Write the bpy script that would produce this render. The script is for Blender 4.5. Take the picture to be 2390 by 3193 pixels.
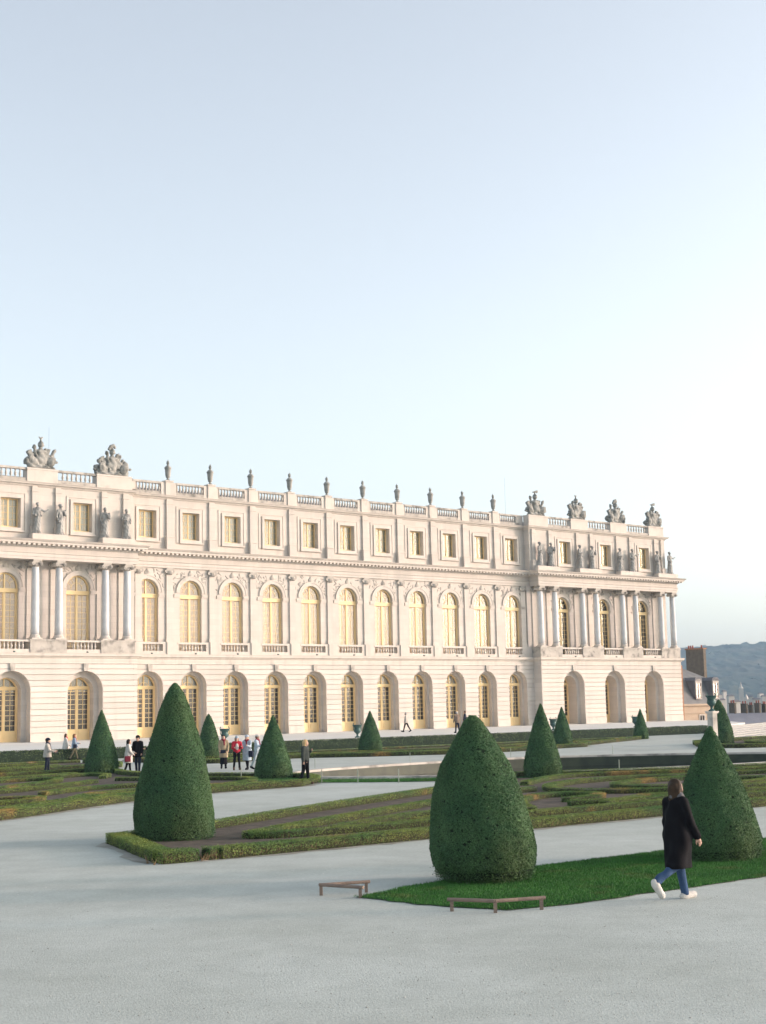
import bpy, bmesh, math, random
import numpy as np
from mathutils import Matrix, Vector

# ------------------------------------------------------------------ camera, sky, sun, exposure
scene = bpy.context.scene
for o in list(bpy.data.objects):
    bpy.data.objects.remove(o)

CAM_H, PITCH, ROLL, FPX = 2.77, 0.1342, 0.0215, 4560.0
cam_data = bpy.data.cameras.new('camera')
cam_data.sensor_fit = 'HORIZONTAL'
cam_data.sensor_width = 36.0
cam_data.lens = 36.0 * FPX / 2390.0
cam_data.clip_start = 0.1
cam_data.clip_end = 20000.0
cam = bpy.data.objects.new('camera', cam_data)
scene.collection.objects.link(cam)
fw = Vector((0, math.cos(PITCH), math.sin(PITCH)))
rt0 = Vector((1, 0, 0)); up0 = Vector((0, -math.sin(PITCH), math.cos(PITCH)))
rt = rt0 * math.cos(ROLL) - up0 * math.sin(ROLL)
up = up0 * math.cos(ROLL) + rt0 * math.sin(ROLL)
cam.matrix_world = Matrix(((rt.x, up.x, -fw.x, 0), (rt.y, up.y, -fw.y, 0), (rt.z, up.z, -fw.z, CAM_H), (0, 0, 0, 1)))
scene.camera = cam

# frame of the long facade: d runs along it to the right, n points out of it
PHI = 0.8822
D2 = np.array([math.sin(PHI), math.cos(PHI)])
N2 = np.array([math.cos(PHI), -math.sin(PHI)])
O2 = np.array([-19.411, 130.2274])
TER = 0.72                                   # terrace level above the parterre

SUN_EL = math.radians(8.0)
A_SUN = math.radians(58)
s2 = math.cos(A_SUN) * N2 + math.sin(A_SUN) * D2
sun_dir = Vector((s2[0] * math.cos(SUN_EL), s2[1] * math.cos(SUN_EL), math.sin(SUN_EL)))

world = bpy.data.worlds.new('World')
scene.world = world
world.use_nodes = True
wn = world.node_tree
bg = wn.nodes['Background']
sky = wn.nodes.new('ShaderNodeTexSky')
sky.sky_type = 'NISHITA'
sky.sun_disc = False
sky.sun_elevation = SUN_EL
sky.sun_rotation = math.atan2(sun_dir.x, sun_dir.y)
sky.altitude = 100
sky.air_density = 0.8
sky.dust_density = 3.0
sky.ozone_density = 0.6
hs = wn.nodes.new('ShaderNodeHueSaturation')
hs.inputs['Saturation'].default_value = 0.47
wn.links.new(sky.outputs[0], hs.inputs['Color'])
wn.links.new(hs.outputs[0], bg.inputs[0])
bg.inputs[1].default_value = 0.15

sl = bpy.data.lights.new('sun', 'SUN')
sl.energy = 0.9
sl.angle = math.radians(3.5)
sl.color = (1.0, 0.66, 0.58)
sun = bpy.data.objects.new('sun', sl)
sun.rotation_euler = (-sun_dir).to_track_quat('-Z', 'Y').to_euler()
scene.collection.objects.link(sun)

vs = scene.view_settings
vs.view_transform = 'Standard'
vs.look = 'None'
vs.exposure = 1.72
vs.gamma = 1.0
vs.use_curve_mapping = False
scene.cycles.max_bounces = 6
scene.cycles.transparent_max_bounces = 12
scene.cycles.volume_bounces = 0

# ------------------------------------------------------------------ helpers
COL = scene.collection
R = random.Random(7)

def UO(u, o, z=0.0):
    p = O2 + D2 * u + N2 * o
    return Vector((float(p[0]), float(p[1]), z))

def obj(name, me, mat=None, parent=None, loc=None, rot=None, scale=None):
    o = bpy.data.objects.new(name, me)
    COL.objects.link(o)
    if mat is not None and me is not None and len(me.materials) == 0:
        me.materials.append(mat)
    if parent is not None:
        o.parent = parent
    if loc is not None: o.location = loc
    if rot is not None: o.rotation_euler = rot
    if scale is not None: o.scale = scale
    return o

def thing(name, label, cat, loc=(0, 0, 0), rotz=0.0, group=None):
    o = obj(name, None, loc=loc, rot=(0, 0, rotz))
    return tag(o, label, cat, group)

def tag(o, label=None, cat=None, group=None, kind=None):
    if label: o['label'] = label
    if cat: o['category'] = cat
    if group: o['group'] = group
    if kind: o['kind'] = kind
    return o

def np_mesh(name, V, F, smooth=False):
    """V (n,3) array, F (m,k) array of equal sized faces"""
    me = bpy.data.meshes.new(name)
    V = np.asarray(V, np.float32); F = np.asarray(F, np.int32)
    n, k = F.shape
    me.vertices.add(len(V)); me.vertices.foreach_set('co', V.ravel())
    me.loops.add(n * k); me.loops.foreach_set('vertex_index', F.ravel())
    me.polygons.add(n)
    me.polygons.foreach_set('loop_start', np.arange(0, n * k, k, dtype=np.int32))
    me.polygons.foreach_set('loop_total', np.full(n, k, np.int32))
    if smooth: me.polygons.foreach_set('use_smooth', np.ones(n, bool))
    me.update(calc_edges=True)
    return me

class MB:
    """collects shapes; conv maps the coordinates the shapes are given in to mesh coordinates"""
    def __init__(s, conv=None):
        s.v, s.f, s.conv = [], [], conv
    def add(s, vs, fs):
        b = len(s.v); s.v += list(vs); s.f += [tuple(i + b for i in f) for f in fs]
    def box(s, x0, x1, y0, y1, z0, z1):
        s.add([(x0, y0, z0), (x1, y0, z0), (x1, y1, z0), (x0, y1, z0), (x0, y0, z1), (x1, y0, z1), (x1, y1, z1), (x0, y1, z1)],
              [(0, 3, 2, 1), (4, 5, 6, 7), (0, 1, 5, 4), (1, 2, 6, 5), (2, 3, 7, 6), (3, 0, 4, 7)])
    def prism(s, poly, o0, o1, back=False):
        """polygon in (u,z) pushed from o0 to o1"""
        n = len(poly)
        vs = [(u, o1, z) for u, z in poly] + [(u, o0, z) for u, z in poly]
        fs = [tuple(range(n))] + [(i, i + n, (i + 1) % n + n, (i + 1) % n) for i in range(n)]
        if back: fs.append(tuple(range(2 * n - 1, n - 1, -1)))
        s.add(vs, fs)
    def slab(s, poly, z0, z1):
        """polygon in (x,y) raised from z0 to z1"""
        n = len(poly)
        vs = [(x, y, z1) for x, y in poly] + [(x, y, z0) for x, y in poly]
        s.add(vs, [tuple(range(n)), tuple(range(2 * n - 1, n - 1, -1))] + [(i, i + n, (i + 1) % n + n, (i + 1) % n) for i in range(n)])
    def lathe(s, prof, seg=10, c=(0, 0, 0), sq=(1, 1)):
        vs, fs = [], []
        for r, z in prof:
            for k in range(seg):
                a = 2 * math.pi * k / seg
                vs.append((c[0] + r * math.cos(a) * sq[0], c[1] + r * math.sin(a) * sq[1], c[2] + z))
        for i in range(len(prof) - 1):
            for k in range(seg):
                k2 = (k + 1) % seg
                fs.append((i * seg + k, i * seg + k2, (i + 1) * seg + k2, (i + 1) * seg + k))
        fs.append(tuple(range(seg - 1, -1, -1)))
        fs.append(tuple((len(prof) - 1) * seg + k for k in range(seg)))
        s.add(vs, fs)
    def tube(s, p0, p1, r0, r1=None, seg=7):
        r1 = r0 if r1 is None else r1
        p0, p1 = Vector(p0), Vector(p1)
        w = (p1 - p0).normalized()
        a = w.orthogonal().normalized(); b = w.cross(a)
        vs = []
        for p, r in ((p0, r0), (p1, r1)):
            for k in range(seg):
                t = 2 * math.pi * k / seg
                vs.append(tuple(p + a * (r * math.cos(t)) + b * (r * math.sin(t))))
        s.add(vs, [(k, (k + 1) % seg, (k + 1) % seg + seg, k + seg) for k in range(seg)] + [tuple(range(seg - 1, -1, -1)), tuple(range(seg, 2 * seg))])
    def sweep(s, path, prof):
        """profile (out,z) carried along a path in (u,o) with mitred corners"""
        n = len(path); nor = []
        for i in range(n - 1):
            t = np.array(path[i + 1], float) - np.array(path[i], float); t /= np.linalg.norm(t)
            nor.append(np.array([-t[1], t[0]]))
        vs = []
        for i in range(n):
            if i == 0: m = nor[0]
            elif i == n - 1: m = nor[-1]
            else: m = (nor[i - 1] + nor[i]) / (1 + nor[i - 1] @ nor[i])
            for out, z in prof:
                vs.append((path[i][0] + m[0] * out, path[i][1] + m[1] * out, z))
        k = len(prof)
        fs = [(i * k + j, (i + 1) * k + j, (i + 1) * k + j + 1, i * k + j + 1) for i in range(n - 1) for j in range(k - 1)]
        fs += [tuple(range(k)), tuple((n - 1) * k + j for j in range(k - 1, -1, -1))]
        s.add(vs, fs)
    def mesh(s, name, smooth=False):
        me = bpy.data.meshes.new(name)
        me.from_pydata([s.conv(*p) for p in s.v] if s.conv else s.v, [], s.f)
        if smooth:
            me.polygons.foreach_set('use_smooth', np.ones(len(me.polygons), bool))
        me.update()
        return me
    def build(s, name, mat, parent=None, smooth=False, **k):
        return obj(name, s.mesh(name, smooth), mat, parent, **k)

# ---- smooth implicit shapes turned into one continuous surface (surface nets)
def surf(prims, h, noise=None, clip=None):
    """prims: ('cap',p0,p1,r0,r1,k) | ('ell',c,(rx,ry,rz),k[,rotmatrix]) | ('box',c,(hx,hy,hz),round,k[,rotmatrix])"""
    lo = np.full(3, 1e9); hi = -lo
    def bb(p):
        if p[0] == 'cap':
            a, b = np.array(p[1], float), np.array(p[2], float); r = max(p[3], p[4])
            return np.minimum(a, b) - r, np.maximum(a, b) + r
        c = np.array(p[1], float); e = np.array(p[2], float)
        if len(p) > (4 if p[0] == 'ell' else 5): e = np.full(3, np.linalg.norm(e))
        if p[0] == 'box': e = e + p[3]
        return c - e, c + e
    for p in prims:
        a, b = bb(p); lo = np.minimum(lo, a); hi = np.maximum(hi, b)
    lo -= 3 * h; hi += 3 * h
    n = np.ceil((hi - lo) / h).astype(int) + 1
    ax = [lo[i] + h * np.arange(n[i]) for i in range(3)]
    f = np.full(n, 10.0)
    for p in prims:
        k = p[5] if p[0] == 'cap' else (p[3] if p[0] == 'ell' else p[4])
        a, b = bb(p)
        i0 = np.maximum(((a - k - 2.5 * h - lo) / h).astype(int), 0); i1 = np.minimum(((b + k + 2.5 * h - lo) / h).astype(int) + 2, n)
        X = ax[0][i0[0]:i1[0], None, None]; Y = ax[1][None, i0[1]:i1[1], None]; Z = ax[2][None, None, i0[2]:i1[2]]
        if p[0] == 'cap':
            a, b = np.array(p[1], float), np.array(p[2], float); d = b - a; L = max(d @ d, 1e-9)
            t = np.clip(((X - a[0]) * d[0] + (Y - a[1]) * d[1] + (Z - a[2]) * d[2]) / L, 0, 1)
            g = np.sqrt((X - a[0] - t * d[0]) ** 2 + (Y - a[1] - t * d[1]) ** 2 + (Z - a[2] - t * d[2]) ** 2) - (p[3] + (p[4] - p[3]) * t)
        else:
            c = p[1]; e = p[2]
            q = [X - c[0], Y - c[1], Z - c[2]]
            M_ = p[4] if (p[0] == 'ell' and len(p) > 4) else (p[5] if (p[0] == 'box' and len(p) > 5) else None)
            if M_ is not None:
                q = [M_[0][j] * q[0] + M_[1][j] * q[1] + M_[2][j] * q[2] for j in range(3)]
            if p[0] == 'ell':
                rr = np.sqrt((q[0] / e[0]) ** 2 + (q[1] / e[1]) ** 2 + (q[2] / e[2]) ** 2)
                g = (rr - 1) * min(e)
            else:
                w = [np.abs(q[j]) - e[j] for j in range(3)]
                g = np.sqrt(sum(np.maximum(x, 0) ** 2 for x in w)) + np.minimum(np.maximum(np.maximum(w[0], w[1]), w[2]), 0) - p[3]
        sl_ = (slice(i0[0], i1[0]), slice(i0[1], i1[1]), slice(i0[2], i1[2]))
        F0 = f[sl_]
        if k > 0:
            hh = np.clip(.5 + .5 * (F0 - g) / k, 0, 1)
            f[sl_] = F0 + (g - F0) * hh - k * hh * (1 - hh)
        else:
            f[sl_] = np.minimum(F0, g)
    X = ax[0][:, None, None]; Y = ax[1][None, :, None]; Z = ax[2][None, None, :]
    if noise is not None: f = f + noise(X, Y, Z)
    if clip is not None: f = np.maximum(f, clip(X, Y, Z))
    s = f < 0
    nx, ny, nz = f.shape
    cr = [(i, j, k) for i in (0, 1) for j in (0, 1) for k in (0, 1)]
    C = [s[i:nx - 1 + i, j:ny - 1 + j, k:nz - 1 + k] for i, j, k in cr]
    cnt = sum(c.astype(np.int8) for c in C)
    act = (cnt > 0) & (cnt < 8)
    idx = np.full(act.shape, -1, np.int64); I = np.argwhere(act); idx[act] = np.arange(len(I))
    P = np.zeros((len(I), 3)); Wt = np.zeros(len(I))
    for ai in range(8):
        for bi in range(ai + 1, 8):
            da = np.array(cr[bi]) - np.array(cr[ai])
            if abs(da).sum() != 1: continue
            A = I + cr[ai]; B = I + cr[bi]
            fa = f[A[:, 0], A[:, 1], A[:, 2]]; fb = f[B[:, 0], B[:, 1], B[:, 2]]
            m = (fa < 0) != (fb < 0)
            t = np.where(m, fa / np.where(fa == fb, 1, fa - fb), 0)
            P += np.where(m[:, None], A + t[:, None] * da, 0); Wt += m
    P = lo + h * P / Wt[:, None]
    Q = []
    for axn in range(3):
        o1, o2 = (axn + 1) % 3, (axn + 2) % 3
        a = [slice(None)] * 3; b = [slice(None)] * 3
        a[axn] = slice(0, -1); b[axn] = slice(1, None)
        sa, sb = s[tuple(a)], s[tuple(b)]
        E = np.argwhere(sa != sb)
        E = E[(E[:, o1] > 0) & (E[:, o2] > 0) & (E[:, o1] < f.shape[o1] - 1) & (E[:, o2] < f.shape[o2] - 1)]
        fl = sa[E[:, 0], E[:, 1], E[:, 2]]
        u1 = np.zeros(3, int); u1[o1] = 1; u2 = np.zeros(3, int); u2[o2] = 1
        c = [E - u1 - u2, E - u2, E, E - u1]
        q = np.stack([idx[x[:, 0], x[:, 1], x[:, 2]] for x in c], 1)
        q[~fl] = q[~fl][:, ::-1]
        Q.append(q)
    return P, np.concatenate(Q)

def surf_obj(name, prims, h, mat, parent=None, noise=None, clip=None, **k):
    P, Q = surf(prims, h, noise, clip)
    return obj(name, np_mesh(name, P, Q, True), mat, parent, **k)

# ------------------------------------------------------------------ materials
def M(name, c1, c2=None, scale=4.0, rough=0.85, bump=0.0, bscale=40.0, rnd=None, amt=0.15, spec=0.25, c3=None, s3=1.0, t3=(0.55, 0.7), brick=None, detail=6.0, metallic=0.0, speck=None, streak=None):
    m = bpy.data.materials.new(name); m.use_nodes = True
    nt = m.node_tree; L = nt.links.new; p = nt.nodes['Principled BSDF']
    p.inputs['Roughness'].default_value = rough
    p.inputs['Specular IOR Level'].default_value = spec
    p.inputs['Metallic'].default_value = metallic
    tc = nt.nodes.new('ShaderNodeTexCoord'); co = tc.outputs['Object']
    def noise(sc, det=detail):
        t = nt.nodes.new('ShaderNodeTexNoise'); t.inputs['Scale'].default_value = sc; t.inputs['Detail'].default_value = det
        L(co, t.inputs['Vector']); return t.outputs['Fac']
    def mix(fac, a, b, blend='MIX'):
        x = nt.nodes.new('ShaderNodeMix'); x.data_type = 'RGBA'; x.blend_type = blend
        for sock, v in ((x.inputs[0], fac), (x.inputs[6], a), (x.inputs[7], b)):
            if isinstance(v, (int, float)): sock.default_value = v
            elif isinstance(v, tuple): sock.default_value = v + (1,) if len(v) == 3 else v
            else: L(v, sock)
        return x.outputs[2]
    def rng(v, a, b, c=0.0, d=1.0):
        x = nt.nodes.new('ShaderNodeMapRange'); x.inputs[1].default_value = a; x.inputs[2].default_value = b; x.inputs[3].default_value = c; x.inputs[4].default_value = d
        L(v, x.inputs[0]); return x.outputs[0]
    col = c1
    if c2 is not None: col = mix(rng(noise(scale), 0.35, 0.65), c1, c2)
    if c3 is not None: col = mix(rng(noise(s3, 3.0), t3[0], t3[1]), col, c3)
    if brick is not None:
        b = nt.nodes.new('ShaderNodeTexBrick'); b.inputs['Scale'].default_value = 1.0
        b.inputs['Brick Width'].default_value = brick[0]; b.inputs['Row Height'].default_value = brick[1]; b.inputs['Mortar Size'].default_value = 0.012
        b.inputs['Color1'].default_value = (1, 1, 1, 1); b.inputs['Color2'].default_value = (brick[2],) * 3 + (1,); b.inputs['Mortar'].default_value = (brick[3],) * 3 + (1,)
        sp = nt.nodes.new('ShaderNodeSeparateXYZ'); cb = nt.nodes.new('ShaderNodeCombineXYZ')
        L(co, sp.inputs[0]); L(sp.outputs[0], cb.inputs[0]); L(sp.outputs[2], cb.inputs[1]); L(cb.outputs[0], b.inputs['Vector'])
        col = mix(1.0, col, b.outputs['Color'], 'MULTIPLY')
    if streak:
        mp = nt.nodes.new('ShaderNodeMapping'); mp.inputs['Scale'].default_value = (1.6, 1.6, 0.12); L(co, mp.inputs['Vector'])
        t_ = nt.nodes.new('ShaderNodeTexNoise'); t_.inputs['Scale'].default_value = 1.0; t_.inputs['Detail'].default_value = 5.0; L(mp.outputs[0], t_.inputs['Vector'])
        col = mix(rng(t_.outputs['Fac'], 0.52, 0.75, 0.0, streak[1]), col, streak[0])
    if speck:
        v_ = rng(noise(speck[0], 4.0), 0.3, 0.7, 1 - speck[1], 1 + speck[1])
        w_ = rng(noise(speck[0] * .11, 5.0), 0.3, 0.7, 1 - speck[1] * .7, 1 + speck[1] * .7)
        mm_ = nt.nodes.new('ShaderNodeMath'); mm_.operation = 'MULTIPLY'; L(v_, mm_.inputs[0]); L(w_, mm_.inputs[1])
        x = nt.nodes.new('ShaderNodeHueSaturation'); L(mm_.outputs[0], x.inputs['Value'])
        if isinstance(col, tuple): x.inputs['Color'].default_value = col + (1,)
        else: L(col, x.inputs['Color'])
        col = x.outputs[0]
    if rnd:
        if rnd == 'island':
            g = nt.nodes.new('ShaderNodeNewGeometry'); rv = g.outputs['Random Per Island']
        else:
            g = nt.nodes.new('ShaderNodeObjectInfo'); rv = g.outputs['Random']
        v = rng(rv, 0, 1, 1 - amt, 1 + amt)
        x = nt.nodes.new('ShaderNodeHueSaturation'); L(v, x.inputs['Value'])
        if isinstance(col, tuple): x.inputs['Color'].default_value = col + (1,)
        else: L(col, x.inputs['Color'])
        col = x.outputs[0]
    if isinstance(col, tuple): p.inputs['Base Color'].default_value = col + (1,)
    else: L(col, p.inputs['Base Color'])
    if bump:
        bp = nt.nodes.new('ShaderNodeBump'); bp.inputs['Strength'].default_value = bump; bp.inputs['Distance'].default_value = 0.05
        L(noise(bscale), bp.inputs['Height']); L(bp.outputs[0], p.inputs['Normal'])
    return m

STONE = M('limestone', (0.60, 0.555, 0.50), (0.565, 0.52, 0.465), 0.6, 0.9, 0.15, 9.0, brick=(1.4, 0.5, 0.93, 0.88), c3=(0.48, 0.455, 0.41), s3=0.35, t3=(0.58, 0.8), streak=((0.36, 0.345, 0.32), 0.3))
ASHLAR = M('ashlar', (0.59, 0.553, 0.503), (0.555, 0.515, 0.463), 0.5, 0.9, 0.15, 9.0, rnd='object', amt=0.07, streak=((0.40, 0.38, 0.35), 0.25))
TRIM = M('carved stone', (0.60, 0.555, 0.498), (0.555, 0.51, 0.455), 1.1, 0.9, 0.1, 12.0, c3=(0.40, 0.38, 0.345), s3=0.9, t3=(0.62, 0.8), streak=((0.33, 0.315, 0.29), 0.35))
MARBLE = M('column marble', (0.62, 0.63, 0.63), (0.55, 0.56, 0.565), 1.6, 0.6, rnd='object', amt=0.05)
WEATH = M('weathered stone', (0.50, 0.47, 0.42), (0.39, 0.365, 0.325), 1.4, 0.95, 0.2, 10.0, c3=(0.17, 0.165, 0.15), s3=1.3, t3=(0.5, 0.72))
TROPHY = M('lichened trophy stone', (0.36, 0.355, 0.325), (0.25, 0.255, 0.235), 2.0, 0.95, 0.2, 8.0, c3=(0.10, 0.105, 0.095), s3=1.5, t3=(0.5, 0.72))
STATUE = M('statue stone', (0.40, 0.395, 0.37), (0.29, 0.29, 0.275), 2.2, 0.9, 0.2, 8.0, c3=(0.13, 0.13, 0.12), s3=1.6, t3=(0.5, 0.7))
OCHRE = M('ochre paint', (0.82, 0.62, 0.32), (0.78, 0.585, 0.30), 1.5, 0.5, spec=0.4)
BLIND = M('cream blind', (0.74, 0.56, 0.44), (0.70, 0.53, 0.41), 0.8, 0.9)
BLIND2 = M('pale attic blind', (0.74, 0.73, 0.60), (0.70, 0.69, 0.57), 0.8, 0.9)
FANB = M('fanlight blind', (0.55, 0.57, 0.55), None, 1, 0.9)
DARK = M('dark room', (0.05, 0.042, 0.034), (0.03, 0.026, 0.022), 0.7, 0.95)
ROOM = M('room wall', (0.16, 0.125, 0.09), (0.10, 0.08, 0.06), 0.5, 0.95)
SLATE = M('slate', (0.17, 0.175, 0.19), (0.13, 0.135, 0.15), 1.2, 0.75, 0.2, 14)
GRAVEL = M('gravel', (0.452, 0.482, 0.45), (0.40, 0.425, 0.39), 0.35, 0.95, 0.2, 38.0, c3=(0.335, 0.36, 0.33), s3=0.16, t3=(0.5, 0.85), spec=0.1, detail=10, speck=(16.0, 0.085))
TERRACE = M('terrace gravel', (0.66, 0.655, 0.62), (0.61, 0.605, 0.57), 0.3, 0.95, 0.3, 30.0, spec=0.1, detail=8)
SOIL = M('bare soil', (0.115, 0.095, 0.075), (0.065, 0.055, 0.045), 2.5, 1.0, 0.8, 14.0)
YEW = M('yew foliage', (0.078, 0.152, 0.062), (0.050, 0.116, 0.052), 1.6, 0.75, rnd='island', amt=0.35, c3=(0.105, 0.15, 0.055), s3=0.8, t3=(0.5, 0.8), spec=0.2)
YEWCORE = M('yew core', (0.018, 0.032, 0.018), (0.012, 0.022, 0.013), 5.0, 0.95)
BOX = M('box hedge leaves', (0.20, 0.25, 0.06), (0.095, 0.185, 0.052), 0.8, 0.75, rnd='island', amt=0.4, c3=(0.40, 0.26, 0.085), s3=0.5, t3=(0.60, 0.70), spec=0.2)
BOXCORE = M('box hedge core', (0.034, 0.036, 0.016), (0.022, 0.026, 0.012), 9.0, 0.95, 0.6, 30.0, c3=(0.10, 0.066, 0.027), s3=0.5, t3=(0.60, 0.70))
STEM = M('bare hedge stems', (0.26, 0.185, 0.105), (0.17, 0.12, 0.07), 3.0, 0.9, rnd='island', amt=0.4)
HIGHH = M('tall hedge leaves', (0.095, 0.13, 0.052), (0.055, 0.10, 0.045), 0.7, 0.8, rnd='island', amt=0.5)
GRASS = M('grass blades', (0.058, 0.190, 0.036), (0.042, 0.145, 0.030), 1.3, 0.7, rnd='island', amt=0.45, spec=0.2, c3=(0.12, 0.14, 0.045), s3=1.1, t3=(0.58, 0.78))
TURF = M('turf', (0.035, 0.085, 0.016), (0.028, 0.065, 0.014), 2.0, 0.95)
BARK = M('bark', (0.10, 0.07, 0.045), (0.06, 0.045, 0.03), 8.0, 0.95, 0.5, 30)
BRONZE = M('green bronze', (0.055, 0.12, 0.105), (0.035, 0.075, 0.07), 6.0, 0.55, spec=0.5, metallic=0.3)
WOOD = M('grey wood', (0.27, 0.20, 0.155), (0.19, 0.145, 0.12), 5.0, 0.85, 0.4, 30)
STAKE = M('painted stake', (0.30, 0.34, 0.28), None, 1, 0.7)

def glass_mat(name, fac, tint, rough):
    m = bpy.data.materials.new(name); m.use_nodes = True
    nt = m.node_tree; nt.nodes.clear()
    out = nt.nodes.new('ShaderNodeOutputMaterial'); mx = nt.nodes.new('ShaderNodeMixShader')
    tr = nt.nodes.new('ShaderNodeBsdfTransparent'); gl = nt.nodes.new('ShaderNodeBsdfGlossy')
    tr.inputs[0].default_value = tint + (1,); gl.inputs['Roughness'].default_value = rough
    gl.inputs['Color'].default_value = (0.9, 0.9, 0.9, 1)
    mx.inputs[0].default_value = fac
    nt.links.new(tr.outputs[0], mx.inputs[1]); nt.links.new(gl.outputs[0], mx.inputs[2]); nt.links.new(mx.outputs[0], out.inputs[0])
    return m
GLASS = glass_mat('window glass', 0.045, (0.9, 0.9, 0.88), 0.10)
# ------------------------------------------------------------------ the setting
def world_poly(pts):                       # (u,o) points -> (x,y)
    return [tuple(UO(u, o)[:2]) for u, o in pts]

mb = MB(); mb.add([(-3000, -400, -9), (3000, -400, -9), (3000, 4200, -9), (-3000, 4200, -9)], [(0, 1, 2, 3)])
LAND = M('far land', (0.06, 0.075, 0.04), (0.09, 0.09, 0.055), 0.004, 1.0)
tag(mb.build('terrain', LAND), kind='structure')

def spline(path, n=8):
    p = [np.array(q, float) for q in path]; p = [2 * p[0] - p[1]] + p + [2 * p[-1] - p[-2]]; out = []
    for i in range(1, len(p) - 2):
        for k in range(n):
            t = k / n
            out.append(.5 * ((2 * p[i]) + (-p[i - 1] + p[i + 1]) * t + (2 * p[i - 1] - 5 * p[i] + 4 * p[i + 1] - p[i + 2]) * t ** 2 + (-p[i - 1] + 3 * p[i] - 3 * p[i + 1] + p[i + 2]) * t ** 3))
    out.append(p[-2]); return out
POOL = [(-31.2, 64.5), (-30.6, 61.4), (-27.8, 58.6), (-22, 57.0), (-16, 56.4), (-11.5, 57.0), (-8, 59.0), (-4.5, 62.2), (-2, 66), (-2.6, 69.6), (-6, 71.8), (-11, 72.6), (-16, 72.2), (-21, 71.0), (-25, 69.6), (-28.6, 67.8), (-31.2, 64.5)]
pool_s = spline(POOL, 8)[:-1]
from mathutils.geometry import tessellate_polygon
_out = [Vector((x, y, 0)) for x, y in world_poly([(-150, 20), (70, 20), (70, 170), (-150, 170)])]
_hole = [Vector((x, y, 0)) for x, y in world_poly(pool_s)]
_tri = tessellate_polygon([_out, _hole])
mb = MB(); mb.add([tuple(v) for v in _out + _hole], [tuple(t) for t in _tri])
tag(mb.build('ground', GRAVEL), kind='structure')

mb = MB(); mb.slab(world_poly([(-150, 27.45), (41, 27.45), (47, 25.8), (52, 22.8), (62, 13), (70.5, 5), (70.5, -60), (-150, -60)]), -8.9, TER)
tag(mb.build('terrace', TERRACE), kind='structure')

# ------------------------------------------------------------------ the palace
PAL_ROT = math.pi / 2 - PHI
PAL = thing('palace', 'long pale limestone palace wing with balustraded roof and yellow arched windows', 'palace', UO(0, 0, TER), PAL_ROT)
cv = lambda u, o, z: (u, -o, z - TER)
def PB(): return MB(cv)

BAY = 4.5
MAIN_C = [BAY * i + 2.43 for i in range(-1, 10)]
RP_C = [50.4, 57.05, 63.7]
LP_C = [-22.1, -15.5, -8.9]
RP0, RP1 = 45.43, 68.65
LP0, LP1 = -27.1, -3.95

def arch_pts(uc, hw, zs, n=14):
    return [(uc - hw * math.cos(math.pi * k / n), zs + hw * math.sin(math.pi * k / n)) for k in range(n + 1)]

def panel(mb, u0, u1, z0, z1, of, uc, hw, zb, zs, arched, depth, n=14):
    """flat wall piece with one opening and its reveal"""
    top = arch_pts(uc, hw, zs, n) if arched else [(uc - hw, zs), (uc + hw, zs)]
    q = lambda *p: mb.add([(a, of, b) for a, b in p], [tuple(range(len(p)))])
    q((u0, z0), (uc - hw, z0), (uc - hw, zs), (u0, zs)); q((uc + hw, z0), (u1, z0), (u1, zs), (uc + hw, zs))
    q((u0, zs), (uc - hw, zs), (uc - hw, z1), (u0, z1)); q((uc + hw, zs), (u1, zs), (u1, z1), (uc + hw, z1))
    for a, b in zip(top[:-1], top[1:]): q(a, b, (b[0], z1), (a[0], z1))
    if zb > z0: q((uc - hw, z0), (uc + hw, z0), (uc + hw, zb), (uc - hw, zb))
    loop = [(uc - hw, zb)] + top + [(uc + hw, zb)]
    for a, b in zip(loop[:-1], loop[1:]):
        mb.add([(a[0], of, a[1]), (b[0], of, b[1]), (b[0], of - depth, b[1]), (a[0], of - depth, a[1])], [(0, 1, 2, 3)])
    mb.add([(uc - hw, of, zb), (uc + hw, of, zb), (uc + hw, of - depth, zb), (uc - hw, of - depth, zb)], [(0, 1, 2, 3)])

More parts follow.
